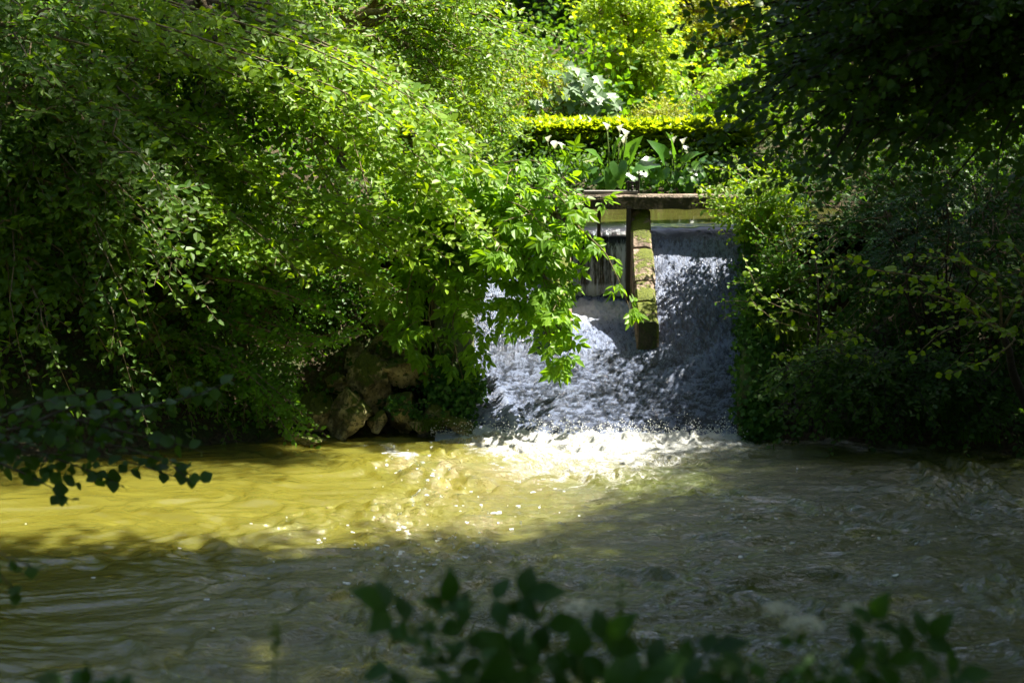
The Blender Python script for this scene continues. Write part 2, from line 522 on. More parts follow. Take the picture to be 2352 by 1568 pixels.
def dress(L, B, line, sp, t0=0.3, base=None, grow=1.0):
    """Twigs along a limb."""
    seg = np.linalg.norm(np.diff(line, axis=0), axis=1); cum = np.concatenate([[0], np.cumsum(seg)]); tot = cum[-1]
    s = tot * t0; k = 0
    base = rng.uniform(0.15, 0.6) if base is None else base
    while s < tot:
        q = np.array([np.interp(s, cum, line[:, j]) for j in range(3)])
        q2 = np.array([np.interp(min(tot, s + .05), cum, line[:, j]) for j in range(3)])
        q1 = np.array([np.interp(max(0, s - .05), cum, line[:, j]) for j in range(3)])
        tan = nz(q2 - q1)
        side = nz(np.cross(tan, UP) + rn(1, .15)[0])
        sg = -1 if k % 2 else 1
        d = tan * rng.uniform(.45, .9) + side * sg * rng.uniform(.5, 1) + sp.get('out', OUT) * .25 + rn(1, .22)[0] - UP * sp['tdroop']
        ln = rng.uniform(*sp['tw']) * grow * (1 - .45 * (s / tot) ** 2)
        twig(L, q, d, ln, sp, base + rng.normal(0, .10), B if rng.random() < sp.get('ptwig', .3) else None)
        s += sp['gap'] * rng.uniform(.6, 1.4); k += 1
    tan = nz(line[-1] - line[-2])
    twig(L, line[-1], tan + rn(1, .1)[0], rng.uniform(*sp['tw']) * grow * .8, sp, base + .1, B)


HAZEL = dict(size=.102, sp=.050, tw=(.28, .60), gap=.10, droop=.30, ldroop=.25, tdroop=.10, a=.60, b=.62, jit=.42, w=.80, tpl=FLAT)
SHRUB = dict(HAZEL, size=.066, sp=.036, tw=(.22, .45), gap=.085)
ELDER = dict(size=.115, compound=True, gapc=.13, tw=(.16, .34), gap=.15, droop=.35, ldroop=.55, tdroop=.15, a=.62, b=.55, jit=.26, w=1.0, tpl=LANCE)
ALDER = dict(size=.070, sp=.05, tw=(.25, .5), gap=.10, droop=.2, ldroop=.2, tdroop=.05, a=.55, b=.5, jit=.6, w=.95, tpl=ROUND)
MAPLE = dict(size=.115, sp=.06, tw=(.35, .7), gap=.12, droop=.2, ldroop=.45, tdroop=.05, a=.7, b=.45, jit=.5, w=1.0, tpl=FLAT)


def inpoly(x, y, poly):
    c = False; n = len(poly)
    for i in range(n):
        x0, y0 = poly[i]; x1, y1 = poly[(i + 1) % n]
        if (y0 > y) != (y1 > y) and x < (x1 - x0) * (y - y0) / (y1 - y0) + x0: c = not c
    return c


def tips(poly, Y0, Y1, n, bow=None):
    xs = [p[0] for p in poly]; ys = [p[1] for p in poly]; out = []
    while len(out) < n:
        x = rng.uniform(min(xs), max(xs)); y = rng.uniform(min(ys), max(ys))
        if inpoly(x, y, poly):
            out.append(at(x, y, rng.uniform(Y0, Y1)))
    return np.array(out)


def plant(name, label, cat, root, tip, sp, mat, wood='bark', K=5, fork=None, r=.07, arch=.22, group=None, width=None, extra=None, t0=.12, crown='crown', barktwig=None):
    """Trunk to a fork, K boughs (each with its limbs one 'branch' part) and a leafy crown."""
    root = np.asarray(root, float); tip = np.asarray(tip)
    T = thing(name, root, label, cat, group)
    L = Leaves()
    cen = tip.mean(0)
    if fork is None: fork = root + (cen - root) * .22 + UP * .3
    fork = np.asarray(fork, float)
    b = MB(); base = root - UP * .3
    tl = bez(base, fork, .02, 8, .02)
    b.tube(tl, np.linspace(r * 1.25, r * .75, 8), 8); b.build('trunk', M[wood], T, True)
    # cluster tips to boughs
    idx = np.argsort(np.arctan2(tip[:, 2] - fork[2], tip[:, 0] - fork[0]) + rng.normal(0, .1, len(tip)))
    for ch in np.array_split(idx, K):
        if not len(ch): continue
        m = tip[ch].mean(0)
        B = MB()
        main = bez(fork, fork + (m - fork) * .8, arch, 10)
        B.tube(main, np.linspace(r * .6, r * .22, 10), 6)
        for i in ch:
            j = rng.integers(3, 10)
            ln = bez(main[j], tip[i], arch, 9)
            B.tube(ln, np.linspace(max(.005, r * .20), .004, 9), 4)
            dress(L, B, ln, sp, t0)
        B.build('branch', M[barktwig or 'twig'], T, True)
    if extra: extra(L, T)
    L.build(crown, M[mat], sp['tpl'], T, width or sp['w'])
    return T, L.count()


def cloud(L, c, rad, n, size, clumps=60, jit=.7, hollow=.55, base=.4, sd=.10):
    """Leaf clumps spread through a crown volume."""
    c = np.asarray(c, float); rad = np.asarray(rad, float)
    u = nz(rn(clumps)) * (rng.uniform(hollow, 1, clumps) ** .6)[:, None]
    cc = c + u * rad
    k = rng.integers(0, clumps, n)
    sc = rng.uniform(.6, 1.3, clumps)
    P = cc[k] + rn(n, 1) * (rad * sd * 1.3)[None] * sc[k][:, None]
    outw = nz((P - c) / rad)
    D = outw * .5 + rn(n, .6) - UP * .35
    T = base + rng.normal(0, .12, clumps)[k] + rng.normal(0, .13, n)
    L.add(P, D, outw * .5 + UP * .7 + rn(n, jit), size * rng.uniform(.65, 1.25, n), T)
    return cc


def crown_tree(name, label, root, crowns, n, size, mat, r=.18, wood='bark', group=None, tpl=FLAT, limbs=14, jit=.7, base=.4, cat='tree', sd=.10, width=1.0, clumps=70):
    """A tree of clumped crowns: list of (centre, radii)."""
    root = np.asarray(root, float)
    T = thing(name, root, label, cat, group)
    L = Leaves(); b = MB()
    c0 = np.asarray(crowns[0][0], float)
    tl = bez(root - UP * .4, c0, .0, 9, .015)
    b.tube(tl, np.linspace(r * 1.2, r * .35, 9), 8)
    vol = np.array([np.prod(c[1]) ** (2 / 3) for c in crowns]); vol = vol / vol.sum()
    for (c, rad), w in zip(crowns, vol):
        cc = cloud(L, c, rad, int(n * w), size, max(12, int(clumps * w) + 6), jit, base=base, sd=sd)
        for q in cc[:max(3, int(limbs * w) + 1)]:
            j = rng.integers(4, 9)
            ln = bez(tl[j], q, .08, 7)
            b.tube(ln, np.linspace(r * .3, .008, 7), 5)
    b.build('trunk', M[wood], T, True)
    L.build('crown', M[mat], tpl, T, width)
    return T


# ------------------------------------------------------------------ terrain
POOL = np.array([(-1.55, 17.75), (-2.3, 17.45), (-3.3, 17.0), (-4.9, 16.1), (-7.5, 15.0), (-16, 13), (-16, 8), (-7, 7.2), (0, 7.0), (7, 7.0), (16, 7.5),
                 (16, 13.5), (9, 14.8), (6.5, 16.2), (5.0, 16.85), (3.6, 17.3), (2.75, 17.55), (2.75, 20.0), (-.55, 20.0), (-.75, 17.9)])
POND = np.array([(-.9, 20.05), (3.2, 20.05), (4.8, 21.0), (4.6, 22.9), (2.5, 23.2), (0, 23.3), (-2, 22.6), (-2.2, 21.2)])


def sdist(x, y, poly):
    d = np.full(x.shape, 1e9); ins = np.zeros(x.shape, bool); n = len(poly)
    for i in range(n):
        a = poly[i]; b = poly[(i + 1) % n]; e = b - a
        t = np.clip(((x - a[0]) * e[0] + (y - a[1]) * e[1]) / (e @ e), 0, 1)
        d = np.minimum(d, np.hypot(x - a[0] - t * e[0], y - a[1] - t * e[1]))
        c = ((a[1] > y) != (b[1] > y)) & (x < e[0] * (y - a[1]) / (e[1] if abs(e[1]) > 1e-9 else 1e-9) + a[0])
        ins ^= c
    return np.where(ins, -d, d)


def height(x, y):
    x = np.asarray(x, float); y = np.asarray(y, float)
    d = sdist(x, y, POOL); dp = sdist(x, y, POND)
    steep = np.where(y > 14, np.where(x < 1, .95, .75), .26)
    rise = steep * np.maximum(d, 0)
    cap = np.where(y > 14, 2.15 + .13 * np.maximum(0, y - 25) + .35 * np.maximum(0, np.abs(x - 1) - 4.5) * sst(15, 19, y), 1.55)
    cap = np.minimum(cap, 13)
    h = np.where(d < 0, -np.minimum(.95, .7 * -d) - .03, np.minimum(rise, cap + .03 * d))
    h = np.where(d > 0, h + (fbm(x * 1.3, y * 1.3, 4, 2) - .5) * .5 * sst(0.05, .9, d), h)
    h = np.minimum(h, np.where(dp < 0, 1.5, 2.04 + .45 * dp + .1 * (fbm(x * 3, y * 3) - .5)) * 1.0 + np.where(dp > 2.5, 50, 0))
    return h


def lines(lo, hi, step, far, g=1.25):
    a = list(np.arange(lo, hi + 1e-6, step)); s = step
    while a[-1] < far: s *= g; a.append(a[-1] + s)
    s = step
    while a[0] > -far: s *= g; a.insert(0, a[0] - s)
    return np.array(a)


def grid(xs, ys, z):
    X, Y = np.meshgrid(xs, ys)
    nx = len(xs); ny = len(ys)
    i = np.arange(ny - 1)[:, None] * nx; j = np.arange(nx - 1)[None]
    f = np.stack([i + j, i + j + 1, i + nx + j + 1, i + nx + j], -1).reshape(-1, 4)
    return np.stack([X, Y, z(X, Y) if callable(z) else z], -1).reshape(-1, 3), f


b = MB(); v, f = grid(lines(-10, 10, .16, 160), lines(6, 27, .16, 170), height); b.add(v, f)
g = b.build('ground', M['ground'], None, True); tag(g, 'shaded earth banks and wooded slope round the pool', 'ground', kind='structure')

# ------------------------------------------------------------------ pool water
BASEY = 17.42


def base_line(x):
    return BASEY + .05 * (fbm(x * 4, x * 0 + 3, 3) - .5)


xs = lines(-5.4, 5.4, .021, 24, 1.5); ys = lines(9.6, 17.95, .021, 40, 1.5)
xs = xs[(xs > -24) & (xs < 24)]; ys = ys[(ys > 5) & (ys < 17.96)]
X, Y = np.meshgrid(xs, ys)
dist = BASEY - Y                                              # metres downstream of the toe of the chute
inx = sst(-1.0, -.1, X) * sst(3.1, 2.2, X)
spread = .85 + 1.35 * np.exp(-((X - .75) / 1.0) ** 2)
foam = .84 * sst(1.75, .0, dist / spread / 1.1) * inx
foam = np.maximum(foam, .95 * sst(.50, .08, dist) * sst(-1.1, -.5, X) * sst(2.75, 2.3, X))
foam = np.maximum(foam, .44 * np.exp(-((X - .95 - .12 * dist) / .75) ** 2) * sst(4.2, .6, dist))      # streaks drifting on
fp = on_pool(915, 1040)
foam = np.maximum(foam, 1.0 * np.exp(-(((X - fp[0] + .35 * (Y - fp[1])) / .15) ** 2 + ((Y - fp[1]) / .42) ** 2)))    # raft by the boulders
foam = np.maximum(foam, .95 * np.exp(-(((X - fp[0] + .12) / .38) ** 2 + ((Y - fp[1] - .50) / .07) ** 2)))
foam = np.maximum(foam, .5 * sst(.35, 0, dist) * np.exp(-((X - 2.6) / .4) ** 2))
chop = np.clip(sst(-2.6, .4, X + .25 * (16 - Y)) * (.55 + .45 * sst(5.0, 2.0, X)) + foam * .6, 0, 1)
wx = (fbm(X * .55, Y * .8, 2, 3) - .5); wy = (fbm(X * .6 + 5, Y * .9, 2, 4) - .5)
Xw = X + 1.3 * wx + .25 * Y * wy; Yw = Y + .9 * wy
patch = sst(.36, .60, fbm(X * .45 + 3, Y * .95, 3, 1))                # rougher and smoother tongues of current
ha = vn(Xw * 1.9 + .9 * Yw, Yw * 3.6 - .5 * Xw, 1) - .5
hb = vn(Xw * 4.0 - 1.2 * Yw, Yw * 6.5 + .8 * Xw, 2) - .5
hc = fbm(Xw * 4.2 + 2 * hb, Yw * 7.0, 2, 4) - .5
he = vn(Xw * 12 + 3 * hb, Yw * 15, 5) - .5
rg = np.abs(fbm(Xw * 2.6 + .8 * Yw + hb, Yw * 5.0 - .7 * Xw, 2, 7) - .5)                       # sharp crested wavelets
ck = chop * (.5 + .6 * patch)
Z = ha * .060 + hb * .032 * (.7 + ck) - rg * .105 * (.65 + .4 * ck) + hc * .105 * ck + he * .028 * ck
hd = fbm(X * 7, Y * 7, 4, 6) - .45
near = sst(1.5, .05, dist) * inx
hf = fbm(X * 15, Y * 15, 3, 3) - .5
hr = .25 - np.abs(fbm(X * 6 + 2 * hb, Y * 8, 4, 1) - .5)            # torn crests of froth
Z = Z + near * (np.maximum(hd, -.12) * .05 + hr * .10 + hf * .055) + (.03 + .06 * hf) * np.exp(-((dist - .16) / .14) ** 2) * inx
Z = np.where(dist < -.05, -.03, Z)
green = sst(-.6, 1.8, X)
PXS, PYS, PZ = xs, ys, Z.copy()
v, f = grid(xs, ys, Z)
b = MB(); b.add(v, f)
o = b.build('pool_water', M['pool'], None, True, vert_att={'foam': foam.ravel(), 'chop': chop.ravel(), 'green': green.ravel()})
tag(o, 'silty olive pool water with ripples and white foam below the weir', 'water', kind='structure')

# ------------------------------------------------------------------ weir
XL, PL0, PL1, PC0, PC1 = -.42, .43, .66, 1.365, 1.60
CREST = 2.0


def right_edge(Y): return 2.36 + (Y - 17.4) * .21


def zslope(Y):
    t = np.clip((Y - 17.40) / 2.44, -.2, 1.3)
    zl = 2.0 * (.84 * t + .16 * np.abs(t) ** 2.2)
    k = .07
    return -k * np.log(np.exp(-np.clip(zl, -3, 4) / k) + np.exp(-CREST / k))


def zbay(Y):
    return .745 + (Y - 18.42) * .32


ys = np.arange(17.30, 20.30, .0115); us = np.linspace(0, 1, 300)
U, Y = np.meshgrid(us, ys)
XLL = XL - .38 * sst(17.85, 17.42, Y)
X = XLL + U * (right_edge(Y) - XLL)
Z = zslope(Y)
inb = sst(PL1 - .06, PL1 + .02, X) * sst(PC1 - .12, PC0 - .02, X)
wb = inb * sst(18.25, 18.5, Y)
Z = Z * (1 - wb) + zbay(Y) * wb
down = (20.0 - Y)
rough = sst(19.93, 19.6, Y)
n1 = (fbm(X * 20, Y * 13, 4, 1) - .5) * (1 - sst(18.6, 18.1, Y)) + (fbm(X * 15 + 2 * fbm(X * 3, Y * 3), Y * 34, 3, 1) - .5) * .8 * sst(18.6, 18.1, Y); n2 = fbm(X * 55, Y * 45, 3, 3) - .5; n3 = fbm(X * 3, Y * 3, 3, 5) - .5
# ridge of white water thrown off the right wall
a_, b_ = np.array([2.5, 18.56]), np.array([1.30, 17.98])
e = (b_ - a_) / np.linalg.norm(b_ - a_); nrm = np.array([e[1], -e[0]])
if nrm[1] > 0: nrm = -nrm
al = (X - a_[0]) * e[0] + (Y - a_[1]) * e[1]; ac = (X - a_[0]) * nrm[0] + (Y - a_[1]) * nrm[1] + .05 * (fbm(X * 5, Y * 5, 3, 2) - .5)
ridge = np.exp(-((ac - .05) / .05) ** 2) * sst(1.35, 1.0, al) + .0
wash = np.where(ac > 0, np.exp(-ac / .30), np.exp(-(ac / .04) ** 2)) * sst(1.55, .8, al)
# white ridges along the left wall
lw = np.exp(-((X - XL - .05) / .20) ** 2) * sst(18.35, 18.0, Y)
lr = np.exp(-((X - XL - .28 - (18.0 - Y) * .35) / .07) ** 2) * sst(18.1, 17.9, Y)
lower = sst(18.5, 18.2, Y)
bayfoam = wb * sst(19.75, 19.3, Y) * 0 + wb * np.exp(-((19.78 - Y) / .55) ** 2)
foam = .14 + .20 * n3 + .30 * wash + .18 * sst(18.6, 19.3, Y) * sst(19.9, 19.6, Y) + .45 * lw * (fbm(X * 9, Y * 9, 3, 7)) + .35 * lr + .55 * bayfoam + .20 * wb
foam = foam + .9 * sst(17.50, 17.40, Y) + .22 * sst(17.75, 17.5, Y) * sst(.4, -.3, X)
foam = foam * rough - .9 * (1 - rough)
smooth = 1 - rough
Z = Z + rough * (n1 * .024 + n2 * .014 + n3 * .05) + ridge * .05 * (.6 + n1) + wash * n1 * .05 + lw * (.03 + n1 * .08) + lr * .03 + bayfoam * n1 * .06
Z = Z + (1 - rough) * (fbm(X * 4, Y * 6, 3, 2) - .5) * .03
ok = ~((X > PL1 - .03) & (X < PC0 + .03) & (Y > 19.80))
nx, ny = len(us), len(ys)
i = np.arange(ny - 1)[:, None] * nx; j = np.arange(nx - 1)[None]
f = np.stack([i + j, i + j + 1, i + nx + j + 1, i + nx + j], -1)
f = f[ok[:-1, :-1]].reshape(-1, 4)
b = MB(); b.add(np.stack([X, Y, Z], -1), f)
o = b.build('cascade_water', M['chute'], None, True, vert_att={'foam': foam.ravel(), 'low': lower.ravel(), 'crest': (rough * (n1 + .5 * n2) * 2).ravel(), 'smooth': smooth.ravel()})
tag(o, 'white broken water, sky blue put into its colour, rushing down the sloping weir apron', 'cascade', kind='structure')

# the thin fall through the gate bay
xs = np.linspace(PL1 - .03, PC0 + .03, 90)
prof = [(20.35, CREST - .005), (20.15, CREST - .01), (20.02, CREST - .03), (19.94, CREST - .075), (19.89, CREST - .14), (19.865, CREST - .24)] + [(19.855 - .0 * q, CREST - .24 - q) for q in np.linspace(.08, .66, 16)]
prof = np.array(prof)
V = np.stack([np.broadcast_to(xs[None], (len(prof), 90)), prof[:, 0][:, None] + .025 * (vn(xs * 14, xs * 0 + 2.0, 3) - .5)[None] * np.linspace(0, 1, len(prof))[:, None], np.broadcast_to(prof[:, 1][:, None], (len(prof), 90))], -1)
i = np.arange(len(prof) - 1)[:, None] * 90; j = np.arange(89)[None]
f = np.stack([i + j, i + 90 + j, i + 90 + j + 1, i + j + 1], -1).reshape(-1, 4)
lip = np.where(prof[:, 1] > CREST - .2, -.25, 0) + np.where((prof[:, 1] < 1.32), .12, 0)
b = MB(); b.add(V, f)
o = b.build('sluice_fall_water', M['fall'], None, True, vert_att={'foam': np.repeat(lip, 90)})
tag(o, 'thin streaked curtain of water falling through the gate between the piers', 'waterfall', kind='structure')

# pond above the weir
b = MB(); v, f = grid(np.linspace(-3, 5.6, 60), np.linspace(20.2, 24.2, 40), lambda x, y: CREST - .008 + 0 * x + .006 * (vn(x * 2, y * 3) - .5)); b.add(v, f)
o = b.build('pond_water', M['pond'], None, True); tag(o, 'still green pond water held behind the weir', 'water', kind='structure')

W = thing('weir', (1.1, 18.8, 0), 'old stone weir with mossy piers under a dark cross beam', 'weir')


def prism(b, prof, x0, x1):
    n = len(prof); v = [(x0, y, z) for y, z in prof] + [(x1, y, z) for y, z in prof]
    b.add(v, [tuple(range(n))[::-1], tuple(range(n, 2 * n))] + [(i, (i + 1) % n, n + (i + 1) % n, n + i) for i in range(n)])


b = MB()
pr = [(17.2, -.9), (20.25, -.9), (20.25, CREST - .12), (19.95, CREST - .12), (17.45, -.10), (17.2, -.25)]
prism(b, pr, -.85, PL0 + .1); prism(b, pr, PC1 - .1, 3.05)
prism(b, [(17.2, -.9), (20.25, -.9), (20.25, CREST - .12), (19.93, CREST - .14), (19.93, 1.05), (18.4, .62), (17.45, -.10), (17.2, -.25)], PL0 + .1, PC1 - .1)
b.build('apron', M['wetwall'], W)


def pier(x0, x1, label=None):
    """Tapering stone pier: a steep upper block, stepped sloping blocks and a square front end."""
    # (Y, top z) down the slope, block joints as small steps
    top = [at(1475, 474, 19.82), at(1475, 563, 19.42), at(1475, 569, 19.36), at(1475, 640, 19.00), at(1475, 643, 18.98), at(1475, 684, 18.75), at(1475, 689, 18.73), at(1475, 735, 18.46)]
    prof = [(p[1], p[2]) for p in top]
    b = MB()
    blocks = [(0, 1, 0.0), (2, 3, .012), (4, 5, .0), (6, 7, .010)]
    m = .5 * (x0 + x1)
    for a_, c_, dx in blocks:
        (ya, za), (yb, zb) = prof[a_], prof[c_]
        n = 14
        tt = np.linspace(0, 1, n)
        yy = ya + (yb - ya) * tt; zz = za + (zb - za) * tt
        ring = []
        for y_, z_, t_ in zip(yy, zz, tt):
            w = (.5 * (x1 - x0)) * (.90 + .10 * (y_ - 18.4) / 1.4) + dx
            er = .018 * (fbm(np.array(y_ * 9), np.array(x0 * 3 + 1), 3) - .5)
            edge = .03 * (1 - min(1, min(t_, 1 - t_) * 9))
            hh = z_ - .02 * (vn(np.array(y_ * 12), np.array(2.2)) - .3) - edge * .5
            bev = .022
            ring.append([(m - w + er, y_, -.3 + .0), (m - w + er, y_, hh - bev * 1.6), (m - w + bev + er, y_, hh - .004), (m - .3 * w, y_, hh + .006 * vn(np.array(y_ * 20), np.array(.3))), (m + .3 * w, y_, hh + .006), (m + w - bev, y_, hh - .004), (m + w - er, y_, hh - bev * 1.6), (m + w - er, y_, -.3)])
        ring = np.array(ring, float)
        k = 8
        fs = []
        for q in range(n - 1):
            for r_ in range(k):
                r2 = (r_ + 1) % k
                fs.append((q * k + r_, (q + 1) * k + r_, (q + 1) * k + r2, q * k + r2))
        fs.append(tuple(range(k))); fs.append(tuple((n - 1) * k + r_ for r_ in range(k))[::-1])
        b.add(ring.reshape(-1, 3), fs)
    o = b.build('pier', M['pier'], W)
    # dark wet toe block
    y0, z0 = prof[7]
    b = MB(); w = .5 * (x1 - x0) * .92
    b.add([(m - w, y0 - .03, .2), (m + w, y0 - .03, .2), (m + w, y0 + .02, .2), (m - w, y0 + .02, .2), (m - w + .01, y0 - .015, z0 - .02), (m + w - .012, y0 - .015, z0 - .02), (m + w - .012, y0 + .02, z0 - .012), (m - w + .01, y0 + .02, z0 - .012)],
          [(3, 2, 1, 0), (4, 5, 6, 7), (0, 1, 5, 4), (1, 2, 6, 5), (2, 3, 7, 6), (3, 0, 4, 7)])
    e = b.build('end_stone', M['pier_end'], o)
    return o


pier(PC0, PC1); pier(PL0, PL1)
# cross beam with a worn edge
bt = at(1475, 449, 19.66); bb = at(1475, 481, 19.66)
n = 60; xx = np.linspace(-1.0, 3.0, n); ring = []
for x in xx:
    e = .016 * (fbm(np.array(x * 6), np.array(1.), 4) - .5); e2 = .016 * (fbm(np.array(x * 7), np.array(5.), 4) - .5)
    ring.append([(x, 19.66 + e, bb[2] + e2), (x, 19.655 + e2, bt[2] - .02 + e), (x, 19.675 + e, bt[2] + e2 * .6), (x, 19.96, bt[2] + .003 + e), (x, 19.98, bb[2])])
ring = np.array(ring); fs = []
for q in range(n - 1):
    for r_ in range(5):
        fs.append((q * 5 + r_, q * 5 + (r_ + 1) % 5, (q + 1) * 5 + (r_ + 1) % 5, (q + 1) * 5 + r_))
fs.append(tuple(range(5))[::-1]); fs.append(tuple((n - 1) * 5 + r_ for r_ in range(5)))
b = MB(); b.add(ring.reshape(-1, 3), fs); b.build('beam', M['beam'], W)
# gate post, slide rails, plank and winch
gp = at(1376, 500, 19.80)
b = MB(); b.box((gp[0] - .02, 19.78, 1.62), (gp[0] + .02, 19.84, bb[2] + .02)); b.build('gate_post', M['oldwood'], W)
b = MB(); b.box((PC0 - .045, 19.62, 1.0), (PC0 + .004, 19.72, bb[2] + .02)); b.build('slide_rail', M['iron'], W)
b = MB(); b.box((PL1 - .004, 19.62, 1.0), (PL1 + .045, 19.72, bb[2] + .02)); b.build('slide_rail', M['iron'], W)
w0 = at(1362, 440, 19.75)
b = MB(); b.box((w0[0] - .10, 19.75, bt[2] + .012), (w0[0] + .52, 19.90, bt[2] + .045)); b.build('plank', M['greyplank'], W)
wc = at(1452, 440, 19.82)
b = MB()
for dx in (-.045, .05): b.box((wc[0] + dx - .012, 19.79, bt[2] + .01), (wc[0] + dx + .012, 19.85, bt[2] + .16))
b.box((wc[0] - .075, 19.80, bt[2] + .125), (wc[0] + .08, 19.84, bt[2] + .15))
wo = b.build('winch', M['iron'], W)
b = MB()
ang = np.linspace(0, 2 * math.pi, 25); ro = np.where(np.arange(25) % 2, .052, .040)
b.tube(np.stack([wc[0] + .0 * ang, 19.82 + ro * np.cos(ang), bt[2] + .085 + ro * np.sin(ang)], -1), .012, 6, False)
b.tube(np.array([(wc[0] - .06, 19.82, bt[2] + .085), (wc[0] + .07, 19.82, bt[2] + .085)]), .012, 8)
b.build('gear', M['iron'], wo)
b = MB(); b.tube(np.array([(wc[0] + .075, 19.82, bt[2] + .02), (wc[0] + .078, 19.82, bt[2] + .28)]), .009, 6)
b.tube(np.array([(wc[0] + .075, 19.82, bt[2] + .22), (wc[0] + .17, 19.82, bt[2] + .225)]), .008, 6); b.build('crank', M['iron'], wo)


# wing walls
T = thing('wing_wall', (XL, 17.6, 0), 'mossy stone wing wall at the left edge of the cascade, under ivy', 'wall')


def wing2(T, inner, sgn, prof, mat):
    b = MB(); V = []; nn = 46
    py = np.array([p[0] for p in prof]); pz = np.array([p[1] for p in prof])
    yy = np.linspace(py.min(), py.max(), nn); zz = np.interp(yy, py, pz)
    for y_, z_ in zip(yy, zz):
        xi = inner(y_); e = .05 * (fbm(np.array(y_ * 5), np.array(2.), 4) - .5); e2 = .10 * (fbm(np.array(y_ * 4), np.array(7.), 4) - .5)
        V.append([(xi + e * .4, y_, -.6), (xi + e * .6, y_, z_ * .5), (xi + e, y_, z_ - .06 + e2), (xi + sgn * .05 + e, y_, z_ + e2), (xi + sgn * .2, y_, z_ + .03 + e2), (xi + sgn * .42, y_, z_ - .05 + e2), (xi + sgn * .5, y_, -.6)])
    V = np.array(V); k = 7; fs = []
    for q in range(nn - 1):
        for r_ in range(k):
            a = (q * k + r_, q * k + (r_ + 1) % k, (q + 1) * k + (r_ + 1) % k, (q + 1) * k + r_)
            fs.append(a if sgn > 0 else a[::-1])
    fs.append(tuple(range(k))); fs.append(tuple((nn - 1) * k + r_ for r_ in range(k))[::-1])
    b.add(V.reshape(-1, 3), fs)
    b.build('masonry', M[mat], T)


wing2(T, lambda y: XL + .02 - .02 * (y - 17.5) - .16 * max(0, 17.78 - y) / .23, -1, [(17.55, .14), (17.75, .42), (18.2, .86), (19.0, 1.55), (20.0, 2.15), (20.3, 2.2)], 'wallmoss')
T2 = thing('wing_wall', (2.4, 17.6, 0), 'shaded mossy wing wall at the right edge of the cascade, hung with creepers', 'wall')
wing2(T2, lambda y: right_edge(y) - .015, 1, [(17.38, .45), (17.6, .75), (18.2, 1.2), (19.0, 1.85), (20.0, 2.3), (20.4, 2.3)], 'wallmoss')


# ------------------------------------------------------------------ boulders
def boulder(label, px, py, w, h, Y, seed, tilt=0.0, flat=.0, moss='rock', depth=1.0):
    c = at(px, py, Y); s = Y / F
    rx, rz = w * s * .56, h * s * .56; ry = .5 * (rx + rz) * depth
    import bmesh
    bm = bmesh.new(); bmesh.ops.create_icosphere(bm, subdivisions=5, radius=1)
    v = np.array([q.co[:] for q in bm.verts]); f = np.array([[q.index for q in p.verts] for p in bm.faces]); bm.free()
    r_ = np.random.default_rng(seed)
    pl = nz(r_.normal(0, 1, (10, 3))); off = r_.uniform(.48, .86, 10)
    d = v @ pl.T
    sc = np.min(np.where(d > .05, off[None] / np.maximum(d, .05), 9), axis=1)
    sc = np.minimum(sc, 1.15)
    v = v * sc[:, None]
    nn = (fbm(v[:, 0] * 2 + seed, v[:, 1] * 2 + v[:, 2] * 1.3, 4, seed) - .5) * .22 + (fbm(v[:, 0] * 7 + seed, v[:, 2] * 7 + v[:, 1] * 3, 4, seed + 2) - .5) * .15 - .10 * np.maximum(0, .06 - np.abs(fbm(v[:, 0] * 2.2 + seed, v[:, 2] * 2.2 + 3, 3, seed + 1) - .5)) / .06
    v = v * (1 + nn)[:, None] * np.array([rx, ry, rz])
    ca, sa = math.cos(tilt), math.sin(tilt)
    v = np.stack([v[:, 0] * ca + v[:, 2] * sa, v[:, 1], -v[:, 0] * sa + v[:, 2] * ca], -1) + c
    b = MB(); b.add(v, f)
    o = b.build('boulder', M[moss], None, True)
    mn = np.array([c[0], c[1], c[2] - rz])
    o.data.transform(__import__('mathutils').Matrix.Translation(Vector(-mn))); o.location = Vector(mn)
    return tag(o, label, 'boulder', 'boulders stacked beside the weir')


boulder('sunlit pale boulder with a moss cap at the water edge, largest of the lower row', 802, 950, 122, 112, 17.62, 1, .35)
boulder('tall upright mossy boulder leaning behind the pale sunlit one', 848, 888, 88, 156, 17.95, 2, -.12)
boulder('rounded tan boulder standing in the water under trailing ivy', 920, 944, 74, 106, 17.68, 3)
boulder('dark green domed boulder above the rounded tan one', 925, 856, 108, 82, 18.05, 4)
boulder('big shadowed boulder highest in the heap under the elder leaves', 885, 736, 116, 88, 18.9, 5, .1)
boulder('broad dark slab boulder below the highest one', 893, 796, 130, 58, 18.5, 6, .05)
boulder('small dark boulder wedged left of the slab boulder', 812, 836, 66, 84, 18.3, 7)
boulder('low wet boulder behind the bright grass tuft', 1001, 952, 66, 62, 17.55, 8)
boulder('brown half hidden boulder at the left end of the heap', 722, 940, 74, 100, 17.75, 9)
boulder('flat wet stone at the foot of the left wing wall', 1052, 980, 96, 36, 17.46, 10, .22)
boulder('low muddy stone under the shrub at the water line', 700, 1008, 110, 30, 17.2, 11, .04)
boulder('dark boulder half buried right of the domed boulder', 1000, 868, 84, 86, 18.05, 12)

boulder('small angular stone wedged between the pale boulder and the rounded tan one', 872, 968, 46, 46, 17.55, 21, .2)
boulder('small mossy stone resting in the gap left of the upright boulder', 768, 880, 56, 52, 17.95, 22, -.2)
boulder('little stone at the water edge between the tan boulder and the grass tuft', 962, 978, 44, 34, 17.45, 23, .1)
boulder('rough stone showing through the ivy of the left wing wall', 1048, 915, 60, 66, 17.72, 24, .1)

# ------------------------------------------------------------------ left bank planting
def H(x, y): return float(height(np.array([x], float), np.array([y], float))[0])


def root(x, y): return (x, y, H(x, y))


cnt = {}


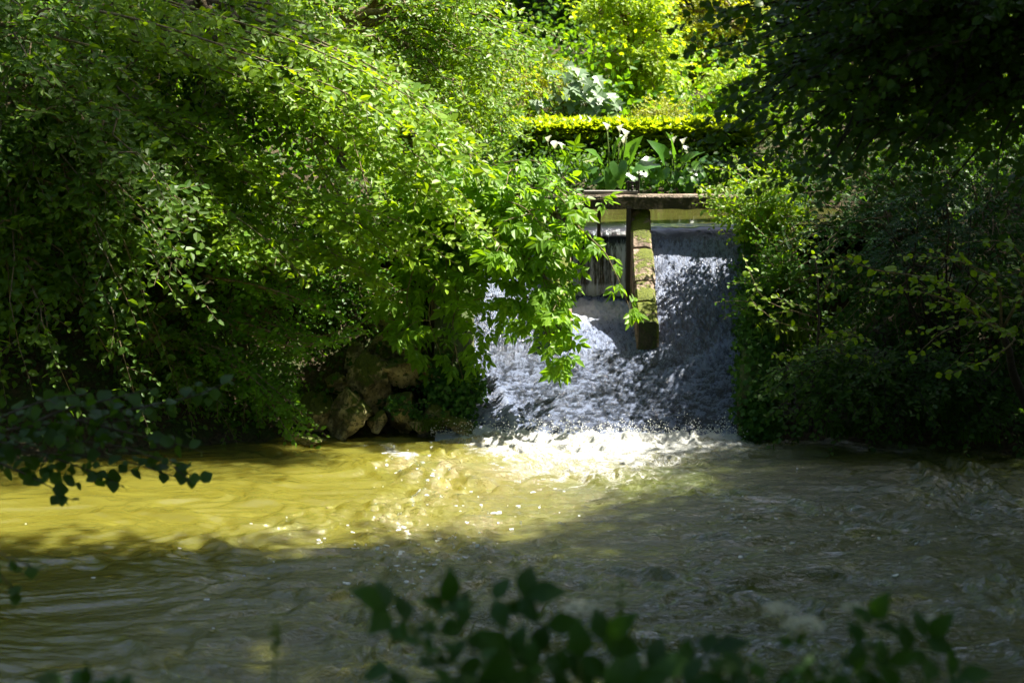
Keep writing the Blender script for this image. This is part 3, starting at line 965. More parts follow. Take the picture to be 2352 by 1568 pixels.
def boughs(lst, sp, copies, y0, y1, jx=22, jy=.35, tint=(.35, .75)):
    """Explicit long boughs, given as the curves they follow, with looser companions."""
    def f(L, T):
        for q in lst:
            for c in range(copies):
                dx, dy, dY = (rng.normal(0, jx), rng.normal(0, jx), rng.normal(0, jy)) if c else (0, 0, 0)
                n = len(q)
                ln = path([at(x + dx + rng.normal(0, 4), y + dy + rng.normal(0, 4), y0 + (y1 - y0) * i / (n - 1) + dY) for i, (x, y) in enumerate(q)], 16)
                B = MB(); B.tube(ln, np.linspace(.016, .003, len(ln)), 5)
                dress(L, B, ln, sp, .04, rng.uniform(*tint)); B.build('branch', M['twig'], T, True)
    return f


HB = [[(150, -40), (330, 0), (560, 70), (760, 150), (920, 240), (1040, 330)], [(60, 20), (300, 90), (520, 170), (720, 270), (900, 380), (1010, 470)], [(40, 130), (260, 200), (480, 300), (680, 410), (860, 540)],
      [(200, 260), (420, 350), (620, 440), (800, 500), (960, 560)], [(420, 90), (640, 190), (820, 280), (960, 400), (1060, 480)], [(560, 20), (740, 90), (900, 180), (1010, 270), (1080, 350)],
      [(0, 250), (220, 330), (400, 430), (560, 520), (660, 610)], [(330, 460), (480, 520), (620, 560), (760, 580), (850, 640)], [(120, 60), (240, 170), (360, 300), (470, 420), (560, 560)]]
HZ1 = dict(HAZEL)
_, cnt['A'] = plant('hazel_tree', 'tall hazel with bright arching branches sweeping down to the right over the left bank', 'tree', root(-4.6, 20.6),
                    tips([(150, -40), (560, -60), (900, 210), (1060, 330), (1050, 470), (900, 600), (680, 560), (330, 480), (180, 250)], 17.6, 19.4, 70), HAZEL, 'hazel', K=9, fork=(-3.6, 20.2, 4.6), r=.11, arch=.16, extra=boughs(HB, dict(HAZEL, tdroop=.18, gap=.075), 4, 18.4, 17.0))
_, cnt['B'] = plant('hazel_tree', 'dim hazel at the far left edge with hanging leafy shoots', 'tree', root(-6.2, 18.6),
                    tips([(-120, -40), (230, -40), (360, 300), (470, 520), (420, 800), (330, 960), (150, 900), (-120, 950)], 15.9, 17.4, 95), HAZEL, 'hazel_shaded', K=9, fork=(-5.8, 18.3, 4.0), r=.11, arch=.14)
_, cnt['C'] = plant('waterside_shrub', 'dense small leaved shrub leaning over the sunlit pool edge left of the boulders', 'shrub', root(-2.9, 17.9),
                    tips([(440, 640), (620, 590), (740, 640), (740, 760), (690, 860), (680, 975), (620, 985), (500, 1000), (430, 900)], 17.1, 17.8, 70), SHRUB, 'shrub', K=7, r=.05, arch=.2,
                    extra=boughs([[(430, 800), (530, 840), (610, 900), (685, 975)], [(480, 640), (570, 650), (670, 690), (740, 710)], [(540, 740), (640, 770), (720, 790), (800, 775)], [(400, 600), (460, 575), (530, 600)], [(520, 860), (600, 900), (640, 960)]], dict(SHRUB, size=.072, gap=.07), 3, 17.3, 16.8, 14, .12, (.5, .9)))
_, cnt['C2'] = plant('waterside_shrub', 'shadowed shrub on the bank between the dim hazel and the sunlit pool edge', 'shrub', root(-3.9, 17.6),
                     tips([(270, 700), (460, 650), (560, 800), (540, 990), (420, 1010), (280, 960)], 17.0, 17.6, 50), SHRUB, 'hazel_shaded', K=6, r=.05, arch=.15)
_, cnt['D'] = plant('young_beech', 'slender tree with mid green leaves at the top behind the arching hazel', 'tree', root(-2.2, 22.2),
                    tips([(560, -60), (900, -80), (1230, -60), (1340, 100), (1350, 180), (1200, 190), (1150, 330), (1050, 330), (900, 200), (700, 90)], 20.6, 23.0, 110), dict(HAZEL, size=.088), 'hazel', K=8, fork=(-2.1, 22.1, 4.4), r=.09, arch=.14)
_, cnt['D2'] = plant('understorey_shrub', 'fine leaved shrub filling the bank behind the elder', 'shrub', root(-1.6, 20.8),
                     tips([(850, 260), (1050, 250), (1180, 290), (1230, 420), (1180, 540), (950, 600), (780, 480)], 19.6, 20.6, 80), dict(SHRUB, size=.07), 'shrub', K=6, r=.05, arch=.15)
_, cnt['D3'] = plant('understorey_shrub', 'dark shrub in the hollow above the boulders', 'shrub', root(-2.0, 19.5),
                     tips([(480, 480), (800, 520), (960, 600), (960, 720), (800, 800), (700, 700), (520, 640)], 18.5, 19.3, 70), dict(SHRUB, size=.06), 'shrub', K=6, r=.05, arch=.12)


def umbel(T, c, r, n=160, up=UP):
    """Flat-topped flower head of small florets."""
    L = Leaves()
    a = rng.uniform(0, 2 * math.pi, n); q = np.sqrt(rng.random(n)) * r
    P = np.stack([np.cos(a) * q, np.sin(a) * q, .22 * r * (1 - (q / r) ** 2) + rng.normal(0, .06 * r, n)], -1) + c
    L.add(P, rn(n) * [1, 1, .3], UP + rn(n, .4), rng.uniform(.10, .17, n) * r, rng.random(n))
    return L.build('flower_head', M['floret'], FLAT, T, 1.5)


# elder over the weir: explicit drooping boughs
T = thing('elder_bush', root(-.95, 19.0), 'bright elder with pointed leaflets drooping over the left half of the weir', 'shrub')
L = Leaves()
rt = np.array(root(-.95, 19.0))
b = MB(); fk = at(1010, 560, 18.9)
b.tube(bez(rt - UP * .3, fk, .02, 8, .02), np.linspace(.075, .045, 8), 8); b.build('stem', M['bark'], T, True)
ELB = [
    [(1010, 560, 18.9), (1110, 480, 18.6), (1190, 480, 18.2), (1270, 520, 17.9), (1300, 580, 17.8)],
    [(1010, 560, 18.9), (1120, 570, 18.5), (1200, 620, 18.0), (1245, 700, 17.7), (1268, 790, 17.6)],
    [(1010, 560, 18.9), (1120, 600, 18.4), (1190, 650, 18.0), (1240, 740, 17.7), (1272, 805, 17.6)],
    [(1010, 560, 18.9), (1050, 610, 18.3), (1085, 690, 17.9), (1100, 770, 17.7)],
    [(1010, 560, 18.9), (960, 600, 18.2), (935, 680, 17.9), (945, 770, 17.75)],
    [(1010, 560, 18.9), (1060, 640, 18.2), (1040, 740, 17.8), (1050, 820, 17.7)],
    [(1010, 560, 18.9), (1090, 420, 18.7), (1200, 390, 18.4), (1280, 430, 18.1), (1320, 490, 18.0)],
    [(1010, 560, 18.9), (1060, 440, 18.6), (1140, 380, 18.4), (1230, 370, 18.2), (1280, 410, 18.1)],
    [(1010, 560, 18.9), (960, 480, 18.5), (930, 480, 18.1), (880, 560, 17.9)],
    [(1010, 560, 18.9), (1110, 530, 18.4), (1180, 560, 18.0), (1230, 610, 17.8), (1285, 690, 17.6)],
    [(1010, 560, 18.9), (1080, 500, 18.3), (1110, 530, 17.9), (1150, 590, 17.7)],
    [(1010, 560, 18.9), (1240, 480, 18.0), (1370, 560, 17.7), (1410, 620, 17.6), (1440, 690, 17.6)],
    [(1010, 560, 18.9), (1200, 440, 18.2), (1280, 450, 17.9), (1318, 500, 17.8)],
    [(1010, 560, 18.9), (1150, 500, 18.2), (1250, 530, 17.8), (1290, 620, 17.65)],
    [(1010, 560, 18.9), (1150, 560, 18.2), (1250, 630, 17.7), (1290, 740, 17.55)],
    [(1010, 560, 18.9), (1000, 640, 18.2), (985, 720, 17.9), (1000, 780, 17.8)],
    [(1010, 560, 18.9), (1110, 470, 18.3), (1190, 470, 17.9), (1250, 520, 17.7)],
]
for e_ in tips([(930, 400), (1060, 350), (1190, 380), (1240, 480), (1180, 620), (1080, 700), (960, 660)], 17.7, 18.4, 22):
    ELB.append([(1010, 560, 18.9), None, e_])
for q in ELB:
    ln = bez(fk, q[2], .18, 14) if q[1] is None else path([at(*p) for p in q], 16)
    B = MB(); B.tube(ln, np.linspace(.016, .003, len(ln)), 5)
    thin = q[1] is not None and q[-1][0] > 1400
    dress(L, B, ln, dict(ELDER, gap=.20) if thin else ELDER, .62 if thin else .25, rng.uniform(.3, .6), .75 if thin else 1.0)
    if not thin:
        for kk in range(2 if q[1] is not None else 0):
            j = rng.integers(len(ln) // 3, len(ln) - 1)
            e = ln[j] + (rn(1, .22)[0] * [1, .8, .8]) + np.array([.02, -.12, -.10])
            sl = bez(ln[j], e, .15, 6); B.tube(sl, np.linspace(.008, .003, 6), 4); dress(L, B, sl, ELDER, .3, rng.uniform(.3, .6))
    B.build('branch', M['twig'], T, True)
L.build('foliage', M['elder'], LANCE, T, 1.05); cnt['E'] = L.count()
for px, py, Y, r in ((1222, 524, 17.75, .075), (1352, 372, 18.0, .05), (1245, 548, 17.7, .05), (1330, 470, 17.8, .045)): umbel(T, at(px, py, Y), r)

# trunks showing through
_, cnt['G'] = plant('alder_sapling', 'thin grey trunk standing in the leaves near the top left centre', 'tree', root(-2.6, 23.6),
                    tips([(560, -90), (800, -120), (900, 20), (780, 120), (600, 60)], 22.8, 24.2, 26), HAZEL, 'hazel_shaded', K=4, fork=at(748, 20, 23.6), r=.05, arch=.1)

# hedge-side plants
_, cnt['H'] = plant('garden_shrub', 'yellow green feathery shrub between the elder and the clipped hedge', 'shrub', root(-.4, 23.8),
                    tips([(1000, 170), (1140, 130), (1190, 190), (1200, 300), (1180, 400), (1050, 330)], 23.0, 24.4, 60), dict(SHRUB, size=.075), 'hazel', K=5, r=.04)
_, cnt['H2'] = plant('spindle_bush', 'small yellowish bush with bronze tips left of the pale fig', 'shrub', root(.2, 27.6),
                     tips([(1120, 170), (1260, 120), (1340, 160), (1330, 230), (1200, 270)], 26.8, 28, 50), dict(SHRUB, size=.07), 'gold', K=5, r=.04)

# ------------------------------------------------------------------ hedge
T = thing('clipped_hedge', root(1.7, 25.4), 'long clipped laurel hedge with lime new growth on its flat top', 'hedge')
hz0, hz1, hx0, hx1, hy0, hy1 = 2.0, float(at(1400, 292, 24.8)[2]), -1.6, 3.5, 24.8, 26.3
L = Leaves(); n = 15000
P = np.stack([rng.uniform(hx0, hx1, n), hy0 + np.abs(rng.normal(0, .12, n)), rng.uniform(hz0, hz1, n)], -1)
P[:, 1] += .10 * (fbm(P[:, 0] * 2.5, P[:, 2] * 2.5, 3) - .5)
L.add(P, rn(n, .6) + [0, -.4, .35], np.array([0, -.8, .4]) + rn(n, .6), rng.uniform(.06, .11, n), rng.uniform(0, .28, n))  # front leaves tinted darker, shade of that side put into the colour
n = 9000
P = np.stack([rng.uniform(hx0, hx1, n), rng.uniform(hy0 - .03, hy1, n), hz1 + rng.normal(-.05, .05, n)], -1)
L.add(P, rn(n, .5) + [0, -.1, .6], rn(n, .8) + UP * .5, rng.uniform(.06, .11, n), rng.uniform(.3, .7, n))  # top leaves tinted lighter, sunlight put into the colour
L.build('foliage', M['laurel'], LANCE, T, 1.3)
L = Leaves()
for k in range(900):
    x = rng.uniform(hx0, hx1); y = rng.uniform(hy0 - .02, hy1); p = np.array([x, y, hz1 - .04 + .20 * (fbm(np.array(x * 1.8), np.array(y * 1.8), 3) - .5)])
    m = 8; ang = rng.uniform(0, 6.28) + np.arange(m) * 2.4; el = rng.uniform(.5, 1.1, m)
    D = np.stack([np.cos(ang) * np.cos(el), np.sin(ang) * np.cos(el), np.sin(el)], -1)
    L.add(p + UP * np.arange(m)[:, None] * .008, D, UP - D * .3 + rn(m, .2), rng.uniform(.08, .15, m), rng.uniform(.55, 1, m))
for k in range(620):        # shoots on the front
    x = rng.uniform(hx0, hx1); z = hz1 - .04 - abs(rng.normal(0, .20)) + .03; p = np.array([x, hy0 - .04, z])
    m = 8; ang = rng.uniform(0, 6.28) + np.arange(m) * 2.4; el = rng.uniform(.2, 1.0, m)
    D = np.stack([np.cos(ang) * np.cos(el), np.sin(ang) * np.cos(el) - .3, np.sin(el)], -1)
    L.add(np.broadcast_to(p, (m, 3)), D, UP - D * .3 + rn(m, .2), rng.uniform(.07, .13, m), rng.uniform(.5, .9, m))
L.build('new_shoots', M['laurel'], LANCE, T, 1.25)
b = MB()
for x in np.arange(hx0 + .2, hx1, .32):
    b.tube(bez(np.array([x, 25.5, 1.8]), np.array([x + rng.normal(0, .15), 25.5 + rng.normal(0, .3), hz1 - .2]), 0, 6), np.linspace(.03, .01, 6), 5)
b.build('stems', M['darkbark'], T, True)

# ------------------------------------------------------------------ fig and arums
T = thing('fig_bush', root(1.2, 27.2), 'pale fig bush with large lobed leaves above the hedge', 'shrub')
L = Leaves(); B = MB()
for k in range(64):
    p = at(*[(1300 + rng.normal(0, 32)), (205 + rng.normal(0, 26)), 26.9 + rng.uniform(-.3, .3)]) if k < 40 else at(1375 + rng.normal(0, 28), 245 + rng.normal(0, 18), 26.8 + rng.uniform(-.2, .2))
    B.tube(bez(np.array(root(1.2, 27.2)), p, .1, 7), np.linspace(.012, .004, 7), 4)
    L.add(p, nz(np.array([rng.normal(0, .6), -.6, -.55 + rng.normal(0, .3)])), nz(np.array([.25, -.55, .75]) + rn(1, .3)[0]), rng.uniform(.19, .30), rng.uniform(.2, 1))
B.build('stems', M['bark'], T, True); L.build('foliage', M['fig'], LOBED, T, 1.1)


def arum_leaf(base, tipdir, nrm, size, tint, T):
    """Arrow-shaped leaf blade on a stalk."""
    pts = [(0, .0), (.16, -.22), (.34, -.16), (.40, .10), (.30, .42), (.16, .70), (0, 1), (-.16, .70), (-.30, .42), (-.40, .10), (-.34, -.16), (-.16, -.22)]
    wav = rng.normal(0, .035, len(pts))
    v = [(x, y, .22 * abs(x) + w - .30 * max(0, y) ** 2) for (x, y), w in zip(pts, wav)] + [(0, .28, -.03), (0, .62, -.10)]
    v = np.array(v); n = len(pts)
    f = [(i, i + 1, n) for i in range(0, 4)] + [(4, 5, n + 1), (4, n + 1, n), (5, 6, n + 1), (6, 7, n + 1), (7, 8, n + 1), (8, n, n + 1)] + [(i, (i + 1) % n, n) for i in range(8, n)]
    D = nz(tipdir); sd = nz(np.cross(D, nrm)); N = np.cross(sd, D)
    V = base + size * (v[:, :1] * sd + v[:, 1:2] * D + v[:, 2:] * N)
    b = MB(); b.add(V, f)
    o = b.build('leaf', M['arum'], T, True, face_att={'tint': np.full(len(f), np.clip(tint, 0, 1))})
    return o


def arum_flower(c, T, foot, s=.075, yaw=0.0):
    """White spathe rolled round a yellow spadix, on its stalk."""
    n = 14; V = []
    rings = [(0, .10), (.35, .22), (.7, .40), (.95, .62), (1.1, .85)]
    for h_, r_ in rings:
        for i in range(n):
            a = i / n * 2 * math.pi
            lift = (.55 * (math.cos(a) * .5 + .5) ** 2) * (h_ ** 2)
            V.append((math.cos(a) * r_ * (1.25 if math.cos(a) > 0 else .85), math.sin(a) * r_, h_ * 1.25 + lift))
    V = np.array(V) * s; ca, sa = math.cos(yaw), math.sin(yaw)
    V = np.stack([V[:, 0] * ca - V[:, 1] * sa, V[:, 0] * sa + V[:, 1] * ca, V[:, 2]], -1) + c - np.array([0, 0, s * .8])
    f = [(q * n + i, q * n + (i + 1) % n, (q + 1) * n + (i + 1) % n, (q + 1) * n + i) for q in range(len(rings) - 1) for i in range(n)]
    b = MB(); b.add(V, f)
    o = b.build('flower', M['petal'], T, True, face_att={'tint': np.full(len(f), .6)})
    b = MB(); b.tube(np.array([c - UP * s * .6, c + UP * s * .35]), [.012, .007], 6); b.build('spadix', M['spadix'], o, True)
    b = MB(); b.tube(bez(foot, c - UP * s * .75, .03, 8, .01), np.linspace(.014, .009, 8), 6); b.build('stalk', M['stem'], o, True)


def arum(label, px, py, Y, leaves, flowers):
    ft = at(px, py, Y)
    T = thing('arum_lily', ft, label, 'flower', 'arum lilies on the pond bank')
    for (lx, ly, sz, tx, tz) in leaves:
        p = at(lx, ly, Y - .15 + rng.uniform(-.2, .2))
        o = arum_leaf(p, (tx, -.45, tz), nz(np.array([.25 - tx * .3, -.55, .8]) + rn(1, .15)[0]), sz, rng.uniform(0, 1), T)
        b = MB(); b.tube(bez(ft + np.array([rng.normal(0, .06), 0, -.1]), p, .05, 7, .01), np.linspace(.012, .007, 7), 5); b.build('stalk', M['stem'], o, True)
    for (fx, fy) in flowers:
        arum_flower(at(fx, fy, Y + rng.uniform(-.1, .15)), T, ft + np.array([rng.normal(0, .05), 0, -.05]), rng.uniform(.054, .074), rng.uniform(-1, 3))
    return T


arum('arum lily clump left of the winch, with the tallest white funnel flowers', 1408, 440, 23.6,
     [(1355, 385, .30, -.6, -.5), (1380, 372, .34, -.3, .5), (1420, 380, .32, .1, -.8), (1408, 398, .34, -.2, -.9), (1440, 360, .36, .35, .8), (1462, 385, .30, .6, -.4), (1395, 415, .28, -.5, -.7), (1430, 408, .30, .4, -.8), (1412, 350, .30, .2, 1.0), (1450, 400, .26, .7, -.6), (1375, 405, .26, -.9, -.5)],
     [(1395, 294), (1423, 297), (1438, 310), (1432, 324), (1421, 333), (1466, 326)])
arum('arum lily clump right of the winch, with broad glossy leaves and few flowers', 1545, 440, 23.7,
     [(1500, 375, .34, -.7, -.1), (1520, 392, .33, -.5, -.8), (1545, 355, .36, .0, .9), (1570, 372, .34, .5, .5), (1560, 400, .32, .2, -.9), (1590, 385, .30, .8, -.5), (1540, 408, .30, -.2, -1.0), (1612, 372, .34, .9, .1), (1525, 362, .34, -.4, .7), (1600, 410, .26, .5, -.9), (1575, 415, .28, .3, -.9), (1505, 405, .26, -.7, -.6)],
     [(1545, 325), (1568, 327), (1578, 348)])
arum('small arum lily by the elder with three white flowers under the hedge', 1280, 420, 24.2,
     [(1262, 385, .22, -.5, -.4), (1290, 375, .24, .3, -.6), (1300, 395, .22, .6, -.5), (1275, 400, .22, -.1, -.9)],
     [(1258, 322), (1274, 337), (1292, 339)])

# low plants on the pond bank
L = Leaves(); n = 4200
P = np.stack([rng.uniform(-1.0, 4.4, n), rng.uniform(23.2, 24.7, n), np.zeros(n)], -1); P[:, 2] = height(P[:, 0], P[:, 1]) + np.abs(rng.normal(0, .22, n))
L.add(P, rn(n, .7) + [0, -.5, .2], UP * .5 + rn(n, .7) + [0, -.4, 0], rng.uniform(.05, .10, n), rng.uniform(0, .7, n))
o = L.build('pond_bank_plants', M['cover'], FLAT, None, .9); tag(o, 'mixed low green plants along the pond bank under the hedge', 'ground cover', kind='stuff')

# ------------------------------------------------------------------ trees beyond the hedge
_, cnt['M1'] = plant('field_maple', 'bright yellow green maple lit from above behind the hedge', 'tree', root(2.3, 31),
                     tips([(1290, -60), (1420, -80), (1530, -20), (1580, 120), (1570, 220), (1480, 280), (1400, 250), (1330, 120)], 29.0, 31.2, 90), MAPLE, 'maple', K=7, fork=(2.2, 30.8, 4.3), r=.10, arch=.12)
_, cnt['M2'] = plant('lime_tree', 'golden green tree at the top right of the gap, partly behind dark alder leaves', 'tree', root(4.8, 34.5),
                     tips([(1500, -80), (1640, -90), (1790, -60), (1780, 120), (1650, 260), (1540, 260), (1490, 130)], 32.5, 34.8, 90), dict(MAPLE, size=.10), 'gold', K=7, fork=(4.6, 34.2, 4.8), r=.12, arch=.12)
_, cnt['M3'] = plant('garden_shrub', 'low pale yellow shrub just over the hedge top right of the fig', 'shrub', root(2.6, 27.4),
                     tips([(1470, 235), (1530, 225), (1570, 255), (1560, 290), (1470, 290)], 26.8, 27.6, 30), SHRUB, 'gold', K=4, r=.03)
wood = []
for i, (x, y, r, hgt, m) in enumerate([(-15, 31, 3.6, 8, 'dark_wood'), (-10, 29, 3.3, 7.5, 'dark_wood'), (-6.5, 33, 3.4, 8.5, 'hazel_shaded'), (-2.8, 38, 3.6, 12, 'dark_wood'), (.8, 41, 3.4, 11.0, 'dark_wood'),
                                       (4.5, 42, 3.2, 6.2, 'dark_wood'), (8.6, 40, 3.2, 6.0, 'hazel_shaded'), (12.5, 36, 3.3, 7.0, 'dark_wood'), (17, 32, 3.5, 8.0, 'dark_wood')]):
    z = H(x, y)
    crown_tree('woodland_tree', 'dark woodland tree standing far behind the weir garden', (x, y, z), [((x, y, z + hgt * .55), (r, r, hgt * .5))], 9000, .17, m, .22, group='trees of the wood behind the garden')
L = Leaves(); n = 100000
x = rng.uniform(-36, 40, n); y = rng.uniform(44, 52, n); P = np.stack([x, y, height(x, y) + rng.uniform(0, 1, n) ** .8 * (12 + 8 * fbm(x * .25, y * .1, 3))], -1)
L.add(P, rn(n) - UP * .3, UP + rn(n, .7), rng.uniform(.26, .5, n), .3 + rng.normal(0, .2, n))
o = L.build('far_wood', M['dark_wood'], FLAT, None, 1.0); tag(o, 'distant leafy wood closing the view behind the garden', 'wood', kind='stuff')

L = Leaves(); n = 42000
x = rng.uniform(-14, 16, n); y = rng.uniform(24.8, 44, n); P = np.stack([x, y, height(x, y) + np.abs(rng.normal(0, .3, n)) + .9 * rng.random(n) * sst(.42, .62, fbm(x * .8, y * .8, 3))], -1)
P = P[~((x > -1.6) & (x < 5.2) & (y < 26.5))]; n = len(P)
L.add(P, rn(n, .7) - UP * .2, UP * .6 + rn(n, .6) + [0, -.4, 0], rng.uniform(.09, .17, n), .4 + rng.normal(0, .25, n))
o = L.build('garden_undergrowth', M['shrub'], FLAT, None, 1.0); tag(o, 'leafy undergrowth on the slope behind the clipped hedge', 'ground cover', kind='stuff')
_, cnt['M4'] = plant('garden_shrub', 'bright round shrub behind the right end of the hedge, half hidden by dark alder leaves', 'shrub', root(4.6, 28.6),
                     tips([(1580, 180), (1700, 140), (1800, 200), (1800, 330), (1600, 320)], 27.4, 28.6, 60), dict(SHRUB, size=.09), 'maple', K=5, r=.05)

# left back screen
crown_tree('hornbeam_tree', 'broad dark hornbeam high on the left bank behind the hazels', root(-7.5, 23.5), [((-7.2, 23.3, 5.2), (3.0, 2.2, 3.6)), ((-4.0, 24.0, 5.8), (2.2, 1.8, 2.6)), ((-7.2, 23.6, 10.0), (3.6, 2.6, 3.4)), ((-4.0, 25.5, 10.0), (2.6, 2.4, 3.0)), ((-9.2, 18.5, 8.0), (2.4, 4.0, 4.5))], 62000, .10, 'hazel_shaded', .2, clumps=200, sd=.07)
crown_tree('holly_bush', 'low dark evergreen bush deep in the left bank shade', root(-4.5, 19.3), [((-4.4, 19.2, 2.6), (1.9, .8, 1.9))], 9000, .075, 'ivy', .06, cat='shrub', clumps=120, sd=.09)

# ------------------------------------------------------------------ right bank planting
AL = dict(ALDER, out=nz([-.5, -.7, .2]))
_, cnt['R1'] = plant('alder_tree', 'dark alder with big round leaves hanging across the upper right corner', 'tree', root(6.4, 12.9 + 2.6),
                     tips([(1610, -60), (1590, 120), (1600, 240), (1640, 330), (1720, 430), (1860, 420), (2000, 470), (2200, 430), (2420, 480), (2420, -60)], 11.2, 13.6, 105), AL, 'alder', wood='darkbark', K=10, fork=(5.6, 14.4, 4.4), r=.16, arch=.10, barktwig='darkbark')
_, cnt['R2'] = plant('weirside_shrub', 'lit shrub spilling over the right end of the cross beam', 'shrub', root(3.5, 19.6),
                     tips([(1620, 460), (1680, 340), (1780, 380), (1840, 440), (1850, 560), (1760, 560), (1700, 530), (1650, 530)], 18.4, 19.6, 60), dict(SHRUB, size=.075, out=nz([-.4, -.8, .2])), 'hazel', K=6, r=.05)
_, cnt['R2b'] = plant('weirside_shrub', 'shaded shrub hanging along the right side of the cascade', 'shrub', root(3.3, 18.6),
                      tips([(1720, 560), (1800, 520), (1860, 640), (1850, 800), (1740, 780), (1720, 860), (1700, 700)], 17.9, 18.8, 66), dict(SHRUB, out=nz([-.6, -.7, .2])), 'shrub', K=6, r=.04)
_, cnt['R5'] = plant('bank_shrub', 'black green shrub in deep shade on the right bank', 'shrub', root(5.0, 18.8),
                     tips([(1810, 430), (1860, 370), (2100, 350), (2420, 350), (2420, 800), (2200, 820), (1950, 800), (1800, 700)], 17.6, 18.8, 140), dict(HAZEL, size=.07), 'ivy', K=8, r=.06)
_, cnt['R5b'] = plant('bank_shrub', 'dark broad shrub at the right picture edge above the water', 'shrub', root(6.4, 17.6),
                      tips([(2140, 640), (2420, 600), (2440, 960), (2240, 880)], 16.6, 17.5, 46), dict(ALDER, size=.08, tpl=FLAT), 'alder', K=5, r=.05)
_, cnt['R5c'] = plant('bank_tree', 'sunlit green tree glinting through the gaps of the dark alder', 'tree', root(6.2, 25.2),
                      tips([(1700, 60), (1800, -60), (2420, -60), (2420, 460), (1900, 420), (1740, 330)], 23.6, 25.4, 120), dict(HAZEL, size=.10), 'hazel', K=8, fork=(5.8, 25.0, 4.4), r=.13)

_, cnt['R8'] = plant('bramble', 'low spreading bramble overhanging the water along the foot of the right bank', 'shrub', root(4.0, 17.7),
                     tips([(1770, 860), (2000, 830), (2350, 860), (2420, 1020), (2100, 1012), (1780, 990)], 16.4, 17.2, 95), dict(SHRUB, size=.07, out=nz([-.3, -.8, .3])), 'cover', wood='darkbark', K=6, r=.03, arch=.3, barktwig='darkbark')

# alder bough across the right bank, sunlight put into its brighter leaf colour
T = thing('alder_shrub', root(5.4, 16.9), 'alder with a lighter level bough reaching left over the right bank', 'shrub')
L = Leaves()
fk = at(2300, 760, 15.2)
b = MB(); b.tube(bez(np.array(root(5.4, 16.9)) - UP * .3, fk, .02, 8, .02), np.linspace(.06, .03, 8), 7); b.build('stem', M['darkbark'], T, True)
for q in ([(2300, 760, 15.2), (2230, 690, 15.0), (2130, 640, 14.8), (2010, 620, 14.6), (1935, 590, 14.5)], [(2300, 760, 15.2), (2200, 700, 14.9), (2110, 670, 14.6), (2030, 665, 14.4)],
          [(2300, 760, 15.2), (2290, 650, 14.9), (2200, 600, 14.7), (2120, 590, 14.6)], [(2300, 760, 15.2), (2360, 640, 14.8), (2320, 560, 14.5), (2240, 555, 14.4)], [(2300, 760, 15.2), (2250, 740, 14.8), (2170, 760, 14.5), (2120, 800, 14.4)],
          [(2300, 760, 15.2), (2330, 780, 14.7), (2280, 820, 14.5), (2210, 850, 14.4)]):
    ln = path([at(*p) for p in q], 14); B = MB(); B.tube(ln, np.linspace(.016, .004, len(ln)), 5)
    dress(L, B, ln, dict(ALDER, size=.07, out=nz([-.3, -.5, .6]), tw=(.2, .4), jit=.4), .15, .75)
    B.build('branch', M['twig'], T, True)
L.build('foliage', M['hazel'], ROUND, T, .9)

# sapling at the right edge of the cascade
T = thing('alder_sapling', at(1862, 985, 16.95), 'young sapling with a thin dark stem and pale leaf clusters right of the cascade', 'tree')
L = Leaves(); ft = at(1862, 990, 16.95)
ln = path([ft, at(1868, 880, 16.9), at(1880, 760, 16.9), at(1878, 650, 16.9), at(1872, 590, 16.9)], 16)
b = MB(); b.tube(ln, np.linspace(.02, .006, len(ln)), 6); b.build('stem', M['darkbark'], T, True)
SPL = dict(ALDER, size=.062, tw=(.16, .3), gap=.10, jit=.4)
dress(L, None, ln[8:], SPL, .1, .7)
for q in ([(1870, 850), (1830, 825), (1800, 815)], [(1872, 830), (1920, 810), (1985, 825)], [(1878, 720), (1830, 700), (1800, 690)], [(1876, 780), (1930, 760), (1965, 770)], [(1880, 690), (1905, 650), (1912, 620)], [(1872, 800), (1920, 790), (1950, 780)],
          [(1878, 730), (1760, 690), (1720, 620)], [(1874, 760), (1790, 740), (1735, 700)]):
    s = path([at(x, y, 16.9 - .12 * i) for i, (x, y) in enumerate(q)], 9); B = MB(); B.tube(s, np.linspace(.008, .003, len(s)), 4)
    dress(L, B, s, SPL, .25, .75); B.build('branch', M['twig'], T, True)
L.build('foliage', M['hazel'], ROUND, T, .85)

# yew sprays in the shade
T = thing('yew_bush', root(4.7, 17.9), 'dark needled yew sprays in the right bank shade', 'shrub')
L = Leaves(); ft = np.array(root(4.7, 17.9)); B = MB()
for k in range(70):
    p0 = at(rng.uniform(2010, 2260), rng.uniform(440, 590), 15.9 + rng.uniform(-.4, .6)); d = nz(np.array([-.7, -.5, -.15]) + rn(1, .35)[0])
    n = 46; s = np.linspace(0, .42, n); P = p0 + d * s[:, None] - UP * .4 * (s * s)[:, None]
    sd = nz(np.cross(d, UP)); sg = np.where(np.arange(n) % 2, 1., -1.)[:, None]
    L.add(P, d * .5 + sg * sd + rn(n, .2), UP + rn(n, .3), rng.uniform(.03, .05, n), rng.random(n))
    if k % 7 == 0: B.tube(bez(ft, p0, .1, 7), np.linspace(.02, .006, 7), 5)
B.build('stems', M['darkbark'], T, True); L.build('foliage', M['yew'], LANCE, T, .6)


